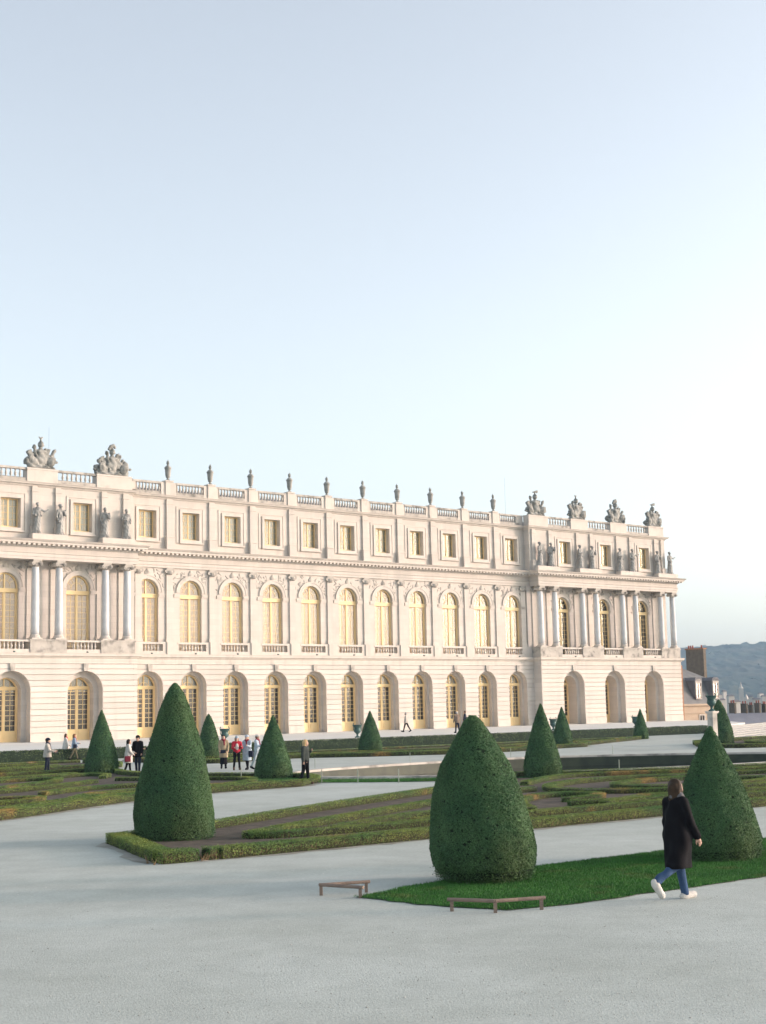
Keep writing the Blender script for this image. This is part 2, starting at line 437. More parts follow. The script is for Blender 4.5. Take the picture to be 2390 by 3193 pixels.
# ---- ground floor: backing wall with stepped arches, then the stone courses in front of it
GZ0, GZ1 = TER, 7.62
CH = 0.475
def ground_floor(name, u0, u1, cs, hw, of, d1, hw2, depth2):
    ztop = 6.52; zs = ztop - hw
    mb = PB()
    edges = [u0] + [(a + b) / 2 for a, b in zip(cs[:-1], cs[1:])] + [u1]
    for c, a, b in zip(cs, edges[:-1], edges[1:]):
        panel(mb, a, b, GZ0, GZ1, of - 0.09, c, hw, GZ0, zs, True, d1 - .05)
        panel(mb, c - hw, c + hw, GZ0, ztop + .3, of - 0.04 - d1, c, hw2, GZ0 + .04, zs - .06, True, depth2)
    wall = mb.build(name, STONE, PAL)
    # stones
    z = GZ0 + 0.72; k = 0
    rows = []
    while z < 7.05:
        z2 = min(z + CH, 7.1); rows.append((z, z2)); z = z2
    g = 0.032
    def half(zz): return math.sqrt(max(hw * hw - max(zz - zs, 0) ** 2, 0)) if zz < zs + hw else 0.0
    for (a, b) in rows:
        a2, b2 = a + g, b - g
        spans = [u0] + [x for x in cs] + [u1]
        for i in range(len(spans) - 1):
            L_open = spans[i] if 0 < i else None
            R_open = spans[i + 1] if i < len(spans) - 2 else None
            zz = [a2] if b2 <= zs else [a2 + (b2 - a2) * t for t in (0, .25, .5, .75, 1)]
            if b2 <= zs: zz = [a2, b2]
            left = [((L_open + half(q)) if L_open is not None else u0, q) for q in zz]
            right = [((R_open - half(q)) if R_open is not None else u1, q) for q in zz]
            if L_open is not None: left = [(x + (g if half(q) == 0 else 0.0), q) for x, q in left]
            if R_open is not None: right = [(x - (g if half(q) == 0 else 0.0), q) for x, q in right]
            poly = right + left[::-1]
            m = PB(); m.prism(poly, of - 0.10, of + .012)
            m.build('stone', ASHLAR, wall)
    for c in cs:                                     # keystone with a carved head
        m = PB(); m.prism([(c - .17, 6.5), (c + .17, 6.5), (c + .24, 7.12), (c - .24, 7.12)], of - .02, of + .14)
        m.build('keystone', WEATH, wall)
    sp = [u0] + sum([[c - hw, c + hw] for c in cs], []) + [u1]
    for i in range(0, len(sp), 2):                    # plinth course between the openings
        m = PB(); m.box(sp[i], sp[i + 1], of - .2, of + .05, TER - .3, TER + .70); m.build('plinth', TRIM, wall)
    return wall
ground_floor('ground_wall', LP1, RP0, MAIN_C, 1.35, 0.45, 0.55, 1.13, 0.75)
ground_floor('ground_wall', RP0, RP1, RP_C, 1.65, 1.57, 0.75, 1.20, 1.5)
ground_floor('ground_wall', LP0, LP1, LP_C, 1.65, 1.57, 0.75, 1.20, 0.9)
m = PB()                                              # returns of the two pavilions
m.box(RP0 - .001, RP0 + .3, 0.0, 1.52, GZ0, GZ1); m.box(LP1 - .3, LP1 + .001, 0.0, 1.52, GZ0, GZ1)
m.box(RP1 - .3, RP1, -17, 1.5, GZ0, GZ1)
ret = m.build('return_wall', STONE, PAL)
z = GZ0 + .72
while z < 7.05:
    z2 = min(z + CH, 7.1)
    for (ua, ub) in ((RP0 - .04, RP0), (LP1, LP1 + .04)):
        m = PB(); m.box(ua, ub, 0.45, 1.56, z + .016, z2 - .016); m.build('stone', ASHLAR, ret)
    z = z2
GP = [(LP0, 1.57), (LP1, 1.57), (LP1, .45), (RP0, .45), (RP0, 1.57), (RP1, 1.57), (RP1, -17)]
m = PB(); m.sweep(GP, [(-.3, 7.10), (.05, 7.10), (.06, 7.16), (.02, 7.19), (.02, 7.55), (.10, 7.60), (.14, 7.68), (.30, 7.74), (.33, 7.90), (.36, 7.98), (-.6, 8.03)])
m.build('belt_course', TRIM, PAL)

# ---- first floor
def ring(mb, uc, zs, r0, r1, o0, o1, n=14):
    for k in range(n):
        a, b = math.pi * k / n, math.pi * (k + 1) / n
        P = [(uc - r * math.cos(t), zs + r * math.sin(t)) for t, r in ((a, r0), (b, r0), (b, r1), (a, r1))]
        mb.prism(P, o0, o1)

F_HW, F_ZS = 1.15, 13.52
def first_floor(name, u0, u1, cs, of, mid=None):
    mb = PB()
    edges = mid or ([u0] + [(a + b) / 2 for a, b in zip(cs[:-1], cs[1:])] + [u1])
    for c, a, b in zip(cs, edges[:-1], edges[1:]):
        panel(mb, a, b, 7.9, 15.9, of, c, F_HW, 8.02, F_ZS, True, 0.45)
    w = mb.build(name, STONE, PAL)
    for c in cs:
        m = PB(); ring(m, c, F_ZS, F_HW + .02, F_HW + .36, of - .02, of + .07); ring(m, c, F_ZS, F_HW + .30, F_HW + .40, of - .02, of + .11)
        m.build('archivolt', TRIM, w)
        for s_ in (-1, 1):
            m = PB()
            a, b = sorted((c + s_ * (F_HW + .005), c + s_ * (F_HW + .62)))
            m.box(a, b, of - .02, of + .09, 13.10, 13.22); m.box(a, b, of - .02, of + .13, 13.22, 13.40)
            m.build('impost', TRIM, w)
    return w
main_first = first_floor('first_floor_wall', LP1 + .5, RP0 - .45, MAIN_C, 0.0, [LP1 + .5] + [BAY * i + .18 for i in range(0, 10)] + [RP0 - .45])
rp_first = first_floor('first_floor_wall', 44.92, 68.1, RP_C, 0.2)
lp_first = first_floor('first_floor_wall', -26.6, LP1 + .5, LP_C, 0.2)
m = PB()
m.box(44.915, 45.3, 0, .198, 7.9, 15.9); m.box(LP1 + .2, LP1 + .505, 0, .198, 7.9, 15.9); m.box(67.8, 68.1, -17, .198, 7.9, 15.9)
m.build('return_wall', STONE, PAL)

# spandrel carving and keystone masks, one relief per window
def relief(uc, of, wl, seed, parent):
    r = random.Random(seed); pr = []
    for s_ in (-1, 1):
        for k in range(15):
            a = r.uniform(.15, 1.25); rad = F_HW + .45 + r.uniform(0, .75)
            x = s_ * rad * math.cos(a); z = F_ZS + rad * math.sin(a)
            if z > 15.55 or z < 13.7 or abs(x) > wl: continue
            t = r.uniform(0, 3.1); L_ = r.uniform(.08, .2)
            pr.append(('cap', (x - L_ * math.cos(t), 0, z - L_ * math.sin(t)), (x + L_ * math.cos(t), .02, z + L_ * math.sin(t)), .05, .075, .04))
    pr += [('ell', (0, .06, 15.18), (.19, .16, .26), .05), ('cap', (0, .14, 15.2), (0, .2, 15.08), .04, .05, .03), ('cap', (-.2, .04, 15.3), (-.17, .04, 14.9), .09, .06, .05), ('cap', (.2, .04, 15.3), (.17, .04, 14.9), .09, .06, .05),
           ('cap', (0, .05, 15.42), (0, .05, 15.5), .16, .1, .05), ('cap', (0, .02, 14.95), (0, .02, 14.72), .14, .1, .05)]
    P, Q = surf(pr, 0.05)
    P = P * np.array([1, .45, 1]) + np.array([uc, of, 0])
    V = np.stack([P[:, 0], -P[:, 1], P[:, 2] - TER], 1)
    tag(obj('spandrel_relief', np_mesh('spandrel_relief', V, Q, True), WEATH, parent), kind='stuff')
for i, c in enumerate(MAIN_C): relief(c, 0.0, 1.85, i, main_first)
for i, c in enumerate(RP_C): relief(c, 0.2, 1.9, 40 + i, rp_first)
for i, c in enumerate(LP_C): relief(c, 0.2, 1.9, 50 + i, lp_first)

# shared capital and base shapes
def capital_mesh(w, dep):
    m = MB()
    m.box(-w * .56, w * .56, -dep * .62, dep * .62, .50, .62); m.box(-w * .5, w * .5, -dep * .55, dep * .55, .36, .50)
    for sx in (-1, 1):
        m.tube((sx * w * .52, -dep * .60, .30), (sx * w * .52, dep * .60, .30), .165, seg=10)
        m.tube((sx * w * .52, -dep * .66, .30), (sx * w * .52, dep * .66, .30), .07, seg=8)
        m.tube((sx * w * .28, -dep * .56, .12), (0, -dep * .56, .2), .05, seg=6)
    m.lathe([(w * .40, 0), (w * .44, .06), (w * .40, .1), (w * .46, .36)], 12)
    return m.mesh('capital')
CAP_COL = capital_mesh(.68, .68); CAP_PIL = capital_mesh(.66, .22)
CAP_COL.materials.append(WEATH); CAP_PIL.materials.append(WEATH)
def base_mesh(r):
    m = MB(); m.box(-r * 1.4, r * 1.4, -r * 1.4, r * 1.4, 0, .12); m.lathe([(r * 1.34, .12), (r * 1.38, .17), (r * 1.3, .22), (r * 1.14, .25), (r * 1.2, .30), (r * 1.05, .36), (r, .4)], 16)
    return m.mesh('base')
def shaft_mesh(r, h):
    m = MB(); m.lathe([(r * (1 - .16 * (t ** 2)), h * t) for t in np.linspace(0, 1, 7)], 18)
    return m.mesh('shaft', True)
COL_SH = shaft_mesh(.345, 15.10 - 9.50); COL_SH.materials.append(MARBLE)
COL_BA = base_mesh(.345); COL_BA.materials.append(TRIM)
def column(u, o):
    e = obj('column', COL_SH, None, PAL, loc=cv(u, o, 9.50))
    obj('base', COL_BA, None, e, loc=(0, 0, -.40)); obj('capital', CAP_COL, None, e, loc=(0, 0, 15.08 - 9.50))
def pilaster(u, o, w=.66, z0=9.12, par=None, dep=.13, cap=True):
    m = PB(); m.box(u - w / 2, u + w / 2, o - .02, o + dep, z0 + .38, 15.12)
    e = m.build('pilaster', STONE, PAL)
    m = PB(); m.box(u - w / 2 - .09, u + w / 2 + .09, o - .02, o + dep + .08, z0, z0 + .13); m.box(u - w / 2 - .05, u + w / 2 + .05, o - .02, o + dep + .05, z0 + .13, z0 + .3); m.box(u - w / 2 - .02, u + w / 2 + .02, o - .02, o + dep + .025, z0 + .3, z0 + .38)
    m.build('base', TRIM, e)
    if cap: obj('capital', CAP_PIL, None, e, loc=cv(u, o + .07, 15.10))
PIL_U = [BAY * i + .18 for i in range(0, 10)] + [RP0 - 1.0, LP1 + .95]
for u in PIL_U: pilaster(u, 0.0)
RP_COLS = [45.95, 48.2, 52.6, 54.85, 59.25, 61.5, 65.9, 68.05]
LP_COLS = [-4.75, -6.85, -11.2, -13.35, -17.7, -19.9, -24.3, -26.4]
for u in RP_COLS + LP_COLS:
    column(u, 1.2)
    if u not in (68.05, -26.4): pilaster(u, 0.2, .62, dep=.1)

# podium blocks and balustrades in front of the windows
BAL_PROF = [(.055, 0), (.075, .03), (.06, .06), (.05, .09), (.095, .20), (.10, .26), (.045, .45), (.05, .50), (.075, .54), (.075, .58)]
m = MB(); m.lathe(BAL_PROF, 7); BAL_ME = m.mesh('baluster', True); BAL_ME.materials.append(TRIM)
m = MB(); m.lathe([(r * 1.15, z * 1.18) for r, z in BAL_PROF], 7); BAL_R = m.mesh('baluster', True); BAL_R.materials.append(WEATH)
def balustrade(name, u0, u1, o, z0, zb, zt, z1, n, me, mat, th=.22, ext=.0):
    m = PB(); m.box(u0 - ext, u1 + ext, o - th / 2, o + th / 2, z0, zb); m.box(u0 - ext, u1 + ext, o - th / 2 - .03, o + th / 2 + .03, zt, z1)
    b = m.build(name, mat, PAL)
    for k in range(n):
        u = u0 + (u1 - u0) * (k + .5) / n
        obj('baluster', me, None, b, loc=cv(u, o, zb))
    return b
for i, u in enumerate(PIL_U[:10]):
    m = PB(); m.box(u - .80, u + .80, -.05, .30, 8.0, 9.1); m.box(u - .42, u + .42, .3, .40, 8.0, 9.12); m.build('pedestal', TRIM, PAL)
for a, b in ((RP0 - 1.5, RP0), (LP1, LP1 + 1.3)):
    m = PB(); m.box(a, b, -.05, .30, 8.0, 9.1); m.build('pedestal', TRIM, PAL)
for c in MAIN_C: balustrade('window_balustrade', c - 1.12, c + 1.12, .20, 8.0, 8.30, 8.90, 9.08, 7, BAL_ME, TRIM, ext=.42)
def pavilion_podium(cols, ends):
    cs = sorted(cols)
    for a, b in zip(cs[0::2], cs[1::2]):
        m = PB(); m.box(a - .58, b + .58, .15, 1.60, 8.0, 8.95); m.box(a - .63, b + .63, .15, 1.66, 8.95, 9.10)
        m.build('pedestal', WEATH, PAL)
pavilion_podium(RP_COLS, None); pavilion_podium(LP_COLS, None)
for c in RP_C: balustrade('window_balustrade', c - 1.15, c + 1.15, 1.42, 8.0, 8.30, 8.90, 9.06, 7, BAL_ME, TRIM, ext=.6)
for c in LP_C: balustrade('window_balustrade', c - 1.15, c + 1.15, 1.42, 8.0, 8.30, 8.90, 9.06, 7, BAL_ME, TRIM, ext=.6)
for c, o_ in [(c, .75) for c in MAIN_C] + [(c, 1.85) for c in RP_C + LP_C]:
    m = PB(); m.tube((c, o_, 8.07), (c, o_ + .2, 8.05), .06); m.build('spout', BRONZE, PAL)

# ---- entablature
EP = [(LP0 + .1, 1.60), (LP1 + .05, 1.60), (LP1 + .05, .16), (RP0 - .02, .16), (RP0 - .02, 1.60), (68.62, 1.60), (68.62, -17)]
m = PB(); m.sweep(EP, [(-1.45, 15.70), (0, 15.70), (.0, 15.92), (.05, 15.93), (.05, 16.18), (.11, 16.24), (.0, 16.26), (.0, 16.68), (.10, 16.74), (.16, 16.82), (.18, 16.97), (.62, 16.98), (.64, 17.13), (.72, 17.18), (.84, 17.31), (-1.0, 17.36)])
ent = m.build('entablature', STONE, PAL)
m = PB(); n_mod = 0
def modillions(p, q, first, last):
    p, q = np.array(p, float), np.array(q, float); L_ = np.linalg.norm(q - p); t = (q - p) / L_; nn = np.array([-t[1], t[0]])
    n = int(L_ / .44)
    for k in range(n):
        c = p + t * (L_ * (k + .5) / n)
        a = c - t * .11 + nn * .17; b = c + t * .11 + nn * .58
        lo = np.minimum(a, b); hi = np.maximum(a, b)
        m.box(lo[0], hi[0], lo[1], hi[1], 16.83, 16.975)
modillions((LP0, 1.6), (LP1 + .5, 1.6), 0, 0); modillions((LP1 + .8, .16), (RP0 - .8, .16), 0, 0)
modillions((RP0 - .02, .5), (RP0 - .02, 2.1), 0, 0); modillions((RP0 - .5, 1.6), (69.1, 1.6), 0, 0); modillions((LP1 + .05, 2.1), (LP1 + .05, .5), 0, 0)
tag(m.build('modillions', TRIM, ent), kind='stuff')
for nm, us in (('statue_plinth', [(45.3, 48.7), (51.9, 55.4), (58.6, 62.1), (65.2, 68.7)]), ('statue_plinth', [(-7.4, -4.2), (-13.9, -10.7), (-20.5, -17.2), (-27, -23.7)])):
    for a, b in us:
        m = PB(); m.box(a, b, .95, 1.75, 17.34, 17.86); m.build(nm, TRIM, PAL)

# ---- attic storey
A_HW, A_Z0, A_Z1 = .87, 18.35, 20.80
def attic(u0, u1, cs, of, mids):
    mb = PB()
    for c, a, b in zip(cs, mids[:-1], mids[1:]): panel(mb, a, b, 17.2, 22.1, of, c, A_HW, A_Z0, A_Z1, False, .55)
    w = mb.build('attic_wall', STONE, PAL)
    for c in cs:
        m = PB()                                          # raised panel and window surround
        for (a, b, e, g, t) in ((1.5, 17.95, 21.35, A_HW + .42, .05), (A_HW + .28, A_Z0 - .28, A_Z1 + .28, A_HW + .02, .12)):
            zi0, zi1 = (A_Z0 - .42, A_Z1 + .42) if t < .1 else (A_Z0 - .02, A_Z1 + .02)
            m.box(c - a, c - g, of - .02, of + t, b, e); m.box(c + g, c + a, of - .02, of + t, b, e)
            m.box(c - g, c + g, of - .02, of + t, zi1, e); m.box(c - g, c + g, of - .02, of + t, b, zi0)
        m.box(c - A_HW - .34, c + A_HW + .34, of - .02, of + .2, A_Z0 - .36, A_Z0 - .24)
        m.build('window_surround', TRIM, w)
    return w
def attic_pil(u, of, w=.62):
    m = PB(); m.box(u - w / 2, u + w / 2, of - .02, of + .16, 18.5, 21.45); m.box(u - w / 2 - .05, u + w / 2 + .05, of - .02, of + .22, 21.45, 21.6)
    m.box(u - w / 2 - .1, u + w / 2 + .1, of - .02, of + .34, 17.3, 18.42); m.box(u - w / 2 - .14, u + w / 2 + .14, of - .02, of + .40, 18.42, 18.5); m.box(u - w / 2, u + w / 2, of - .02, of + .14, 21.6, 21.95)
    m.build('attic_pilaster', STONE, PAL)
attic(0, 0, MAIN_C, 0.0, [LP1 - .1] + [BAY * i + .18 for i in range(0, 10)] + [44.93])
attic(0, 0, RP_C, .85, [44.93, 53.7, 60.35, 67.55]); attic(0, 0, sorted(LP_C), .85, [-26.2, -18.8, -12.2, -4.0])
for i in range(10): attic_pil(BAY * i + .18, 0.0)
for u in RP_COLS[1:-1] + [45.6, 67.1]: attic_pil(u - .1, .85, .5)
for u in LP_COLS: attic_pil(max(u, -25.8), .85, .5)
m = PB(); m.box(44.925, 45.2, 0, .848, 17.2, 22.1); m.box(-4.3, -3.995, 0, .848, 17.2, 22.1); m.box(67.3, 67.55, -17, .848, 17.2, 22.1); m.build('return_wall', STONE, PAL)
AP = [(-26.2, .85), (-4.0, .85), (-4.0, 0), (44.93, 0), (44.93, .85), (67.55, .85), (67.55, -17)]
m = PB(); m.sweep(AP, [(-.4, 21.88), (.06, 21.90), (.12, 21.98), (.14, 22.06), (.34, 22.08), (.38, 22.16), (.46, 22.26), (-.8, 22.30)])
m.build('attic_cornice', TRIM, PAL)

# ---- roof balustrade, piers, pedestals
RB = -.16
for i in range(10):
    u = BAY * i + .18
    m = PB(); m.box(u - .78, u + .78, RB - .18, RB + .14, 22.28, 23.48); m.box(u - .36, u + .36, RB - .24, RB + .24, 22.28, 23.52); m.box(u - .44, u + .44, RB - .32, RB + .32, 23.52, 23.64)
    m.build('roof_pier', TRIM, PAL)
for a, b in ((LP1 - .1, LP1 + .75), (43.9, 44.93)):
    m = PB(); m.box(a, b, RB - .18, RB + .14, 22.28, 23.48); m.build('roof_pier', TRIM, PAL)
for k, c in enumerate(MAIN_C):
    balustrade('roof_balustrade', c - 1.48, c + 1.48, RB, 22.28, 22.62, 23.31, 23.50, 9, BAL_R, WEATH, th=.28)
TRO_R = [(45.0, 48.0), (51.65, 54.4), (58.2, 61.0), (64.85, 67.5)]
TRO_L = [(-7.5, -4.1), (-14.0, -11.2), (-20.6, -17.6), (-26.2, -24.0)]
for a, b in TRO_R + TRO_L:
    m = PB(); m.box(a, b, .0, .84, 22.28, 23.36); m.box(a - .04, b + .04, -.05, .89, 23.36, 23.5); m.build('trophy_pedestal', TRIM, PAL)
def pav_bal(ps):
    ps = sorted(ps)
    for (a, b), (c, e) in zip(ps[:-1], ps[1:]):
        balustrade('roof_balustrade', b + .35, c - .35, .62, 22.28, 22.62, 23.31, 23.50, 7, BAL_R, WEATH, th=.28, ext=.34)
pav_bal(TRO_R); pav_bal(TRO_L)
m = PB(); m.prism([(-26, 22.2), (67, 22.2), (67, 22.6), (60, 23.35), (-20, 23.35), (-26, 22.6)], -16, -3.2, True); m.build('roof', SLATE, PAL)

# ---- what stands behind the openings
m = PB()
for z0, z1 in ((GZ0 - .2, 7.4), (7.9, 16.0), (17.2, 22.0)):
    m.add([(-27, -3.6, z0), (68, -3.6, z0), (68, -3.6, z1), (-27, -3.6, z1)], [(0, 1, 2, 3)])
m.build('room_wall', ROOM, PAL)
m = PB()
for z0, z1, of in ((7.35, 7.9, -.2), (15.95, 17.15, -.2), (22.0, 22.2, -.3)): m.box(-27, 68, -17, of, z0, z1)
m.box(-27, 68, -17, -.8, TER - .4, TER + .02); m.box(-27.05, -26.6, -17, 1.5, TER, 22.2); m.box(-27, 67.3, -17.3, -17, TER, 22.2)
m.build('room_floor', DARK, PAL)

# ---- windows
def muntin_grid(m, us, zs_, o, t=.022, d=.025):
    for u in us[1:-1]: m.box(u - t, u + t, o - d, o + d, zs_[0], zs_[-1])
    for z in zs_[1:-1]: m.box(us[0], us[-1], o - d * .9, o + d * .9, z - t, z + t)

pane_cache = {}
def pane_mesh(w, h):
    key = (round(w, 3), round(h, 3))
    if key not in pane_cache:
        m = MB(); m.box(-w / 2, w / 2, -.004, .004, -h / 2, h / 2); me = m.mesh('pane'); me.materials.append(GLASS); pane_cache[key] = me
    return pane_cache[key]

def glaze(par, us, zs_, o, single, joined):
    for i in range(len(us) - 1):
        for j in range(len(zs_) - 1):
            a, b, c, e = us[i], us[i + 1], zs_[j], zs_[j + 1]
            if single: obj('pane', pane_mesh(b - a - .03, e - c - .03), None, par, loc=cv((a + b) / 2, o, (c + e) / 2))
            else: joined.box(a + .01, b - .01, o - .004, o + .004, c + .01, e - .01)

def door(c, hw, o, zs, single):
    """glazed double door with fanlight under a round arch"""
    m = PB(); t = .12; zt = 5.02
    m.box(c - hw, c - hw + t, o - .08, o + .08, TER, zs); m.box(c + hw - t, c + hw, o - .08, o + .08, TER, zs)
    ring(m, c, zs, hw - t, hw, o - .08, o + .08)
    m.box(c - hw, c + hw, o - .1, o + .11, zt, zt + .24)
    m.box(c - .05, c + .05, o - .06, o + .07, zt + .24, zs + hw - t * .8)
    for s_ in (-1, 1):
        for rr in (.45, .78):
            for k in range(6):
                a, b = math.pi / 2 * k / 6, math.pi / 2 * (k + 1) / 6
                p = [(c + s_ * (hw - t) * r * math.cos(q), zs + (hw - t) * r * math.sin(q)) for q, r in ((a, rr - .025), (b, rr - .025), (b, rr + .025), (a, rr + .025))]
                if s_ < 0: p = p[::-1]
                if rr < .5: m.prism(p, o - .02, o + .03)
        m.box(*sorted((c + s_ * (hw - t) * .5 - .02, c + s_ * (hw - t) * .5 + .02)), o - .02, o + .03, zt + .24, zs + (hw - t) * .8)
        m.box(*sorted((c, c + s_ * (hw - t))), o - .02, o + .03, zs - .02, zs + .02)
    d = m.build('door', OCHRE, PAL)
    g = PB()
    us = [c - hw + t, c - .06, c + .06, c + hw - t]
    zb, ztop = TER + .95, zt - .06
    n = 8
    rows = [zb + (ztop - zb) * k / n for k in range(n + 1)]
    for a, b in ((us[0], us[1]), (us[2], us[3])):
        lf = PB()
        lf.box(a, b, o - .035, o + .035, TER + .05, zb); lf.box(a, a + .07, o - .035, o + .035, zb, zt); lf.box(b - .07, b, o - .035, o + .035, zb, zt); lf.box(a + .07, b - .07, o - .034, o + .034, ztop, zt)
        lf.box(a + .1, b - .1, o + .035, o + .06, TER + .2, zb - .12)
        cu = [a + .07, (a + b) / 2, b - .07]
        muntin_grid(lf, cu, rows, o)
        leaf = lf.build('door_leaf', OCHRE, d)
        glaze(d, cu, rows, o, single, g)
    m2 = PB(); m2.box(us[1], us[2], o - .05, o + .06, TER, zt); m2.build('mullion', OCHRE, d)
    pts = [(c - hw + t, zt + .24)] + arch_pts(c, hw - t, zs, 12) + [(c + hw - t, zt + .24)]
    g.prism(pts, o - .006, o + .002, True)
    tag(g.build('glazing', GLASS, d), kind='stuff')
    m3 = PB(); m3.prism([(u, z) for u, z in pts], o - .16, o - .15, True); m3.build('fanlight_blind', FANB, d)
    return d
for i, c in enumerate(MAIN_C): door(c, 1.13, -.62, 5.17 - .06, i < 5)
for c in RP_C: door(c, 1.20, -.55, 4.87 - .06, False)
for i, c in enumerate(LP_C): door(c, 1.20, 0.05, 4.87 - .06, i > 0)

def arched_window(c, o, blind):
    m = PB(); hw = F_HW; t = .13; zs = F_ZS; zt = 13.02
    m.box(c - hw, c - hw + t, o - .07, o + .07, 8.02, zs); m.box(c + hw - t, c + hw, o - .07, o + .07, 8.02, zs)
    ring(m, c, zs, hw - t, hw, o - .07, o + .07)
    m.box(c - hw, c + hw, o - .1, o + .13, zt, zt + .34); m.box(c - hw, c + hw, o - .1, o + .17, zt + .24, zt + .34)
    m.box(c - .065, c + .065, o - .06, o + .07, 8.02, zs + hw - t * .8)
    for s_ in (-1, 1):
        for k in range(6):
            a, b = math.pi / 2 * k / 6, math.pi / 2 * (k + 1) / 6
            p = [(c + s_ * (hw - t) * r * math.cos(q), zs + (hw - t) * r * math.sin(q)) for q, r in ((a, .5), (b, .5), (b, .545), (a, .545))]
            m.prism(p if s_ > 0 else p[::-1], o - .02, o + .03)
        for q in (.55, 1.05):
            a, b = .545 * (hw - t), hw - t
            v = np.array([math.cos(q), math.sin(q)]); w_ = np.array([-math.sin(q), math.cos(q)]) * .018
            p = [v * a - w_, v * b - w_, v * b + w_, v * a + w_]
            m.prism([(c + s_ * x, zs + y) for x, y in (p if s_ > 0 else p[::-1])], o - .02, o + .03)
    n = 10; z0 = 8.15
    rows = [z0 + (zt - .06 - z0) * k / n for k in range(n + 1)]
    g = PB()
    for a, b in ((c - hw + t, c - .065), (c + .065, c + hw - t)):
        m.box(a, a + .06, o - .03, o + .035, 8.02, zt); m.box(b - .06, b, o - .03, o + .035, 8.02, zt)
        cu = [a + .06, (a + b) / 2, b - .06]
        muntin_grid(m, cu, rows, o, .02)
        glaze(None, cu, rows, o, False, g)
    w = m.build('window', OCHRE, PAL)
    pts = [(c - hw + t, zt + .34)] + arch_pts(c, hw - t, zs, 12) + [(c + hw - t, zt + .34)]
    g.prism(pts, o - .006, o + .002, True)
    tag(g.build('glazing', GLASS, w), kind='stuff')
    if blind:
        e = .07
        m3 = PB(); m3.prism([(c - hw + e, 8.0)] + arch_pts(c, hw - e, zs, 12) + [(c + hw - e, 8.0)], o - .17, o - .15, True); m3.build('blind', BLIND, w)
for i, c in enumerate(MAIN_C): arched_window(c, -.33, True)
for c in RP_C: arched_window(c, -.13, False)
for c in LP_C: arched_window(c, -.13, True)

def attic_window(c, o, blind):
    m = PB(); t = .1; hw = A_HW
    m.box(c - hw, c - hw + t, o - .06, o + .06, A_Z0, A_Z1); m.box(c + hw - t, c + hw, o - .06, o + .06, A_Z0, A_Z1)
    m.box(c - hw, c + hw, o - .062, o + .062, A_Z0, A_Z0 + .14); m.box(c - hw, c + hw, o - .062, o + .062, A_Z1 - .1, A_Z1); m.box(c - .06, c + .06, o - .05, o + .055, A_Z0, A_Z1)
    rows = [A_Z0 + .14 + (A_Z1 - .24 - A_Z0) * k / 4 for k in range(5)]
    g = PB()
    for a, b in ((c - hw + t, c - .06), (c + .06, c + hw - t)):
        cu = [a, (a + b) / 2, b]; muntin_grid(m, cu, rows, o, .018); glaze(None, cu, rows, o, False, g)
    w = m.build('attic_window', OCHRE, PAL)
    tag(g.build('glazing', GLASS, w), kind='stuff')
    if blind:
        m3 = PB(); m3.box(c - hw + .03, c + hw - .03, o - .2, o - .19, A_Z0, A_Z1); m3.build('blind', BLIND2, w)
for c in MAIN_C: attic_window(c, -.45, True)
for c in RP_C: attic_window(c, .40, True)
for c in LP_C: attic_window(c, .40, True)
for u, t_ in ((-10.9, 27.6), (43.8, 27.8)):
    m = PB(); m.tube((u, -1.5, 22.5), (u, -1.5, t_), .008, seg=5); m.build('lightning_rod', BRONZE, PAL)
# ------------------------------------------------------------------ urns on the roof piers
ORD = ['first', 'second', 'third', 'fourth', 'fifth', 'sixth', 'seventh', 'eighth', 'ninth', 'tenth']
m = MB(); m.lathe([(.20, 0), (.22, .05), (.17, .1), (.10, .16), (.10, .24), (.16, .28), (.21, .34), (.20, .4), (.235, .5), (.25, .75), (.27, 1.0), (.30, 1.1), (.335, 1.16), (.33, 1.22), (.26, 1.26), (.20, 1.36), (.10, 1.42), (.075, 1.48), (.10, 1.5)], 14)
URN = m.mesh('bowl', True); URN.materials.append(TROPHY)
P_, Q_ = surf([('ell', (0, 0, 1.60), (.14, .14, .12), .04), ('cap', (0, 0, 1.65), (.03, .0, 1.93), .10, .025, .04), ('cap', (.07, 0, 1.68), (.13, .03, 1.82), .06, .02, .03), ('cap', (-.07, .02, 1.68), (-.13, -.02, 1.80), .06, .02, .03), ('cap', (0, .07, 1.68), (.02, .12, 1.8), .06, .02, .03), ('cap', (0, -.07, 1.68), (-.02, -.12, 1.82), .06, .02, .03)], .03)
FLAME = np_mesh('flame', P_, Q_, True); FLAME.materials.append(TROPHY)
for i in range(10):
    t = thing('roof_urn', 'slim stone urn with flame finial, %s urn from the left on the palace roof' % ORD[i], 'urn', UO(BAY * i + .18, RB, 23.64), PAL_ROT + .3 * i, 'stone urns along the roof balustrade')
    obj('bowl', URN, None, t); obj('flame_finial', FLAME, None, t)

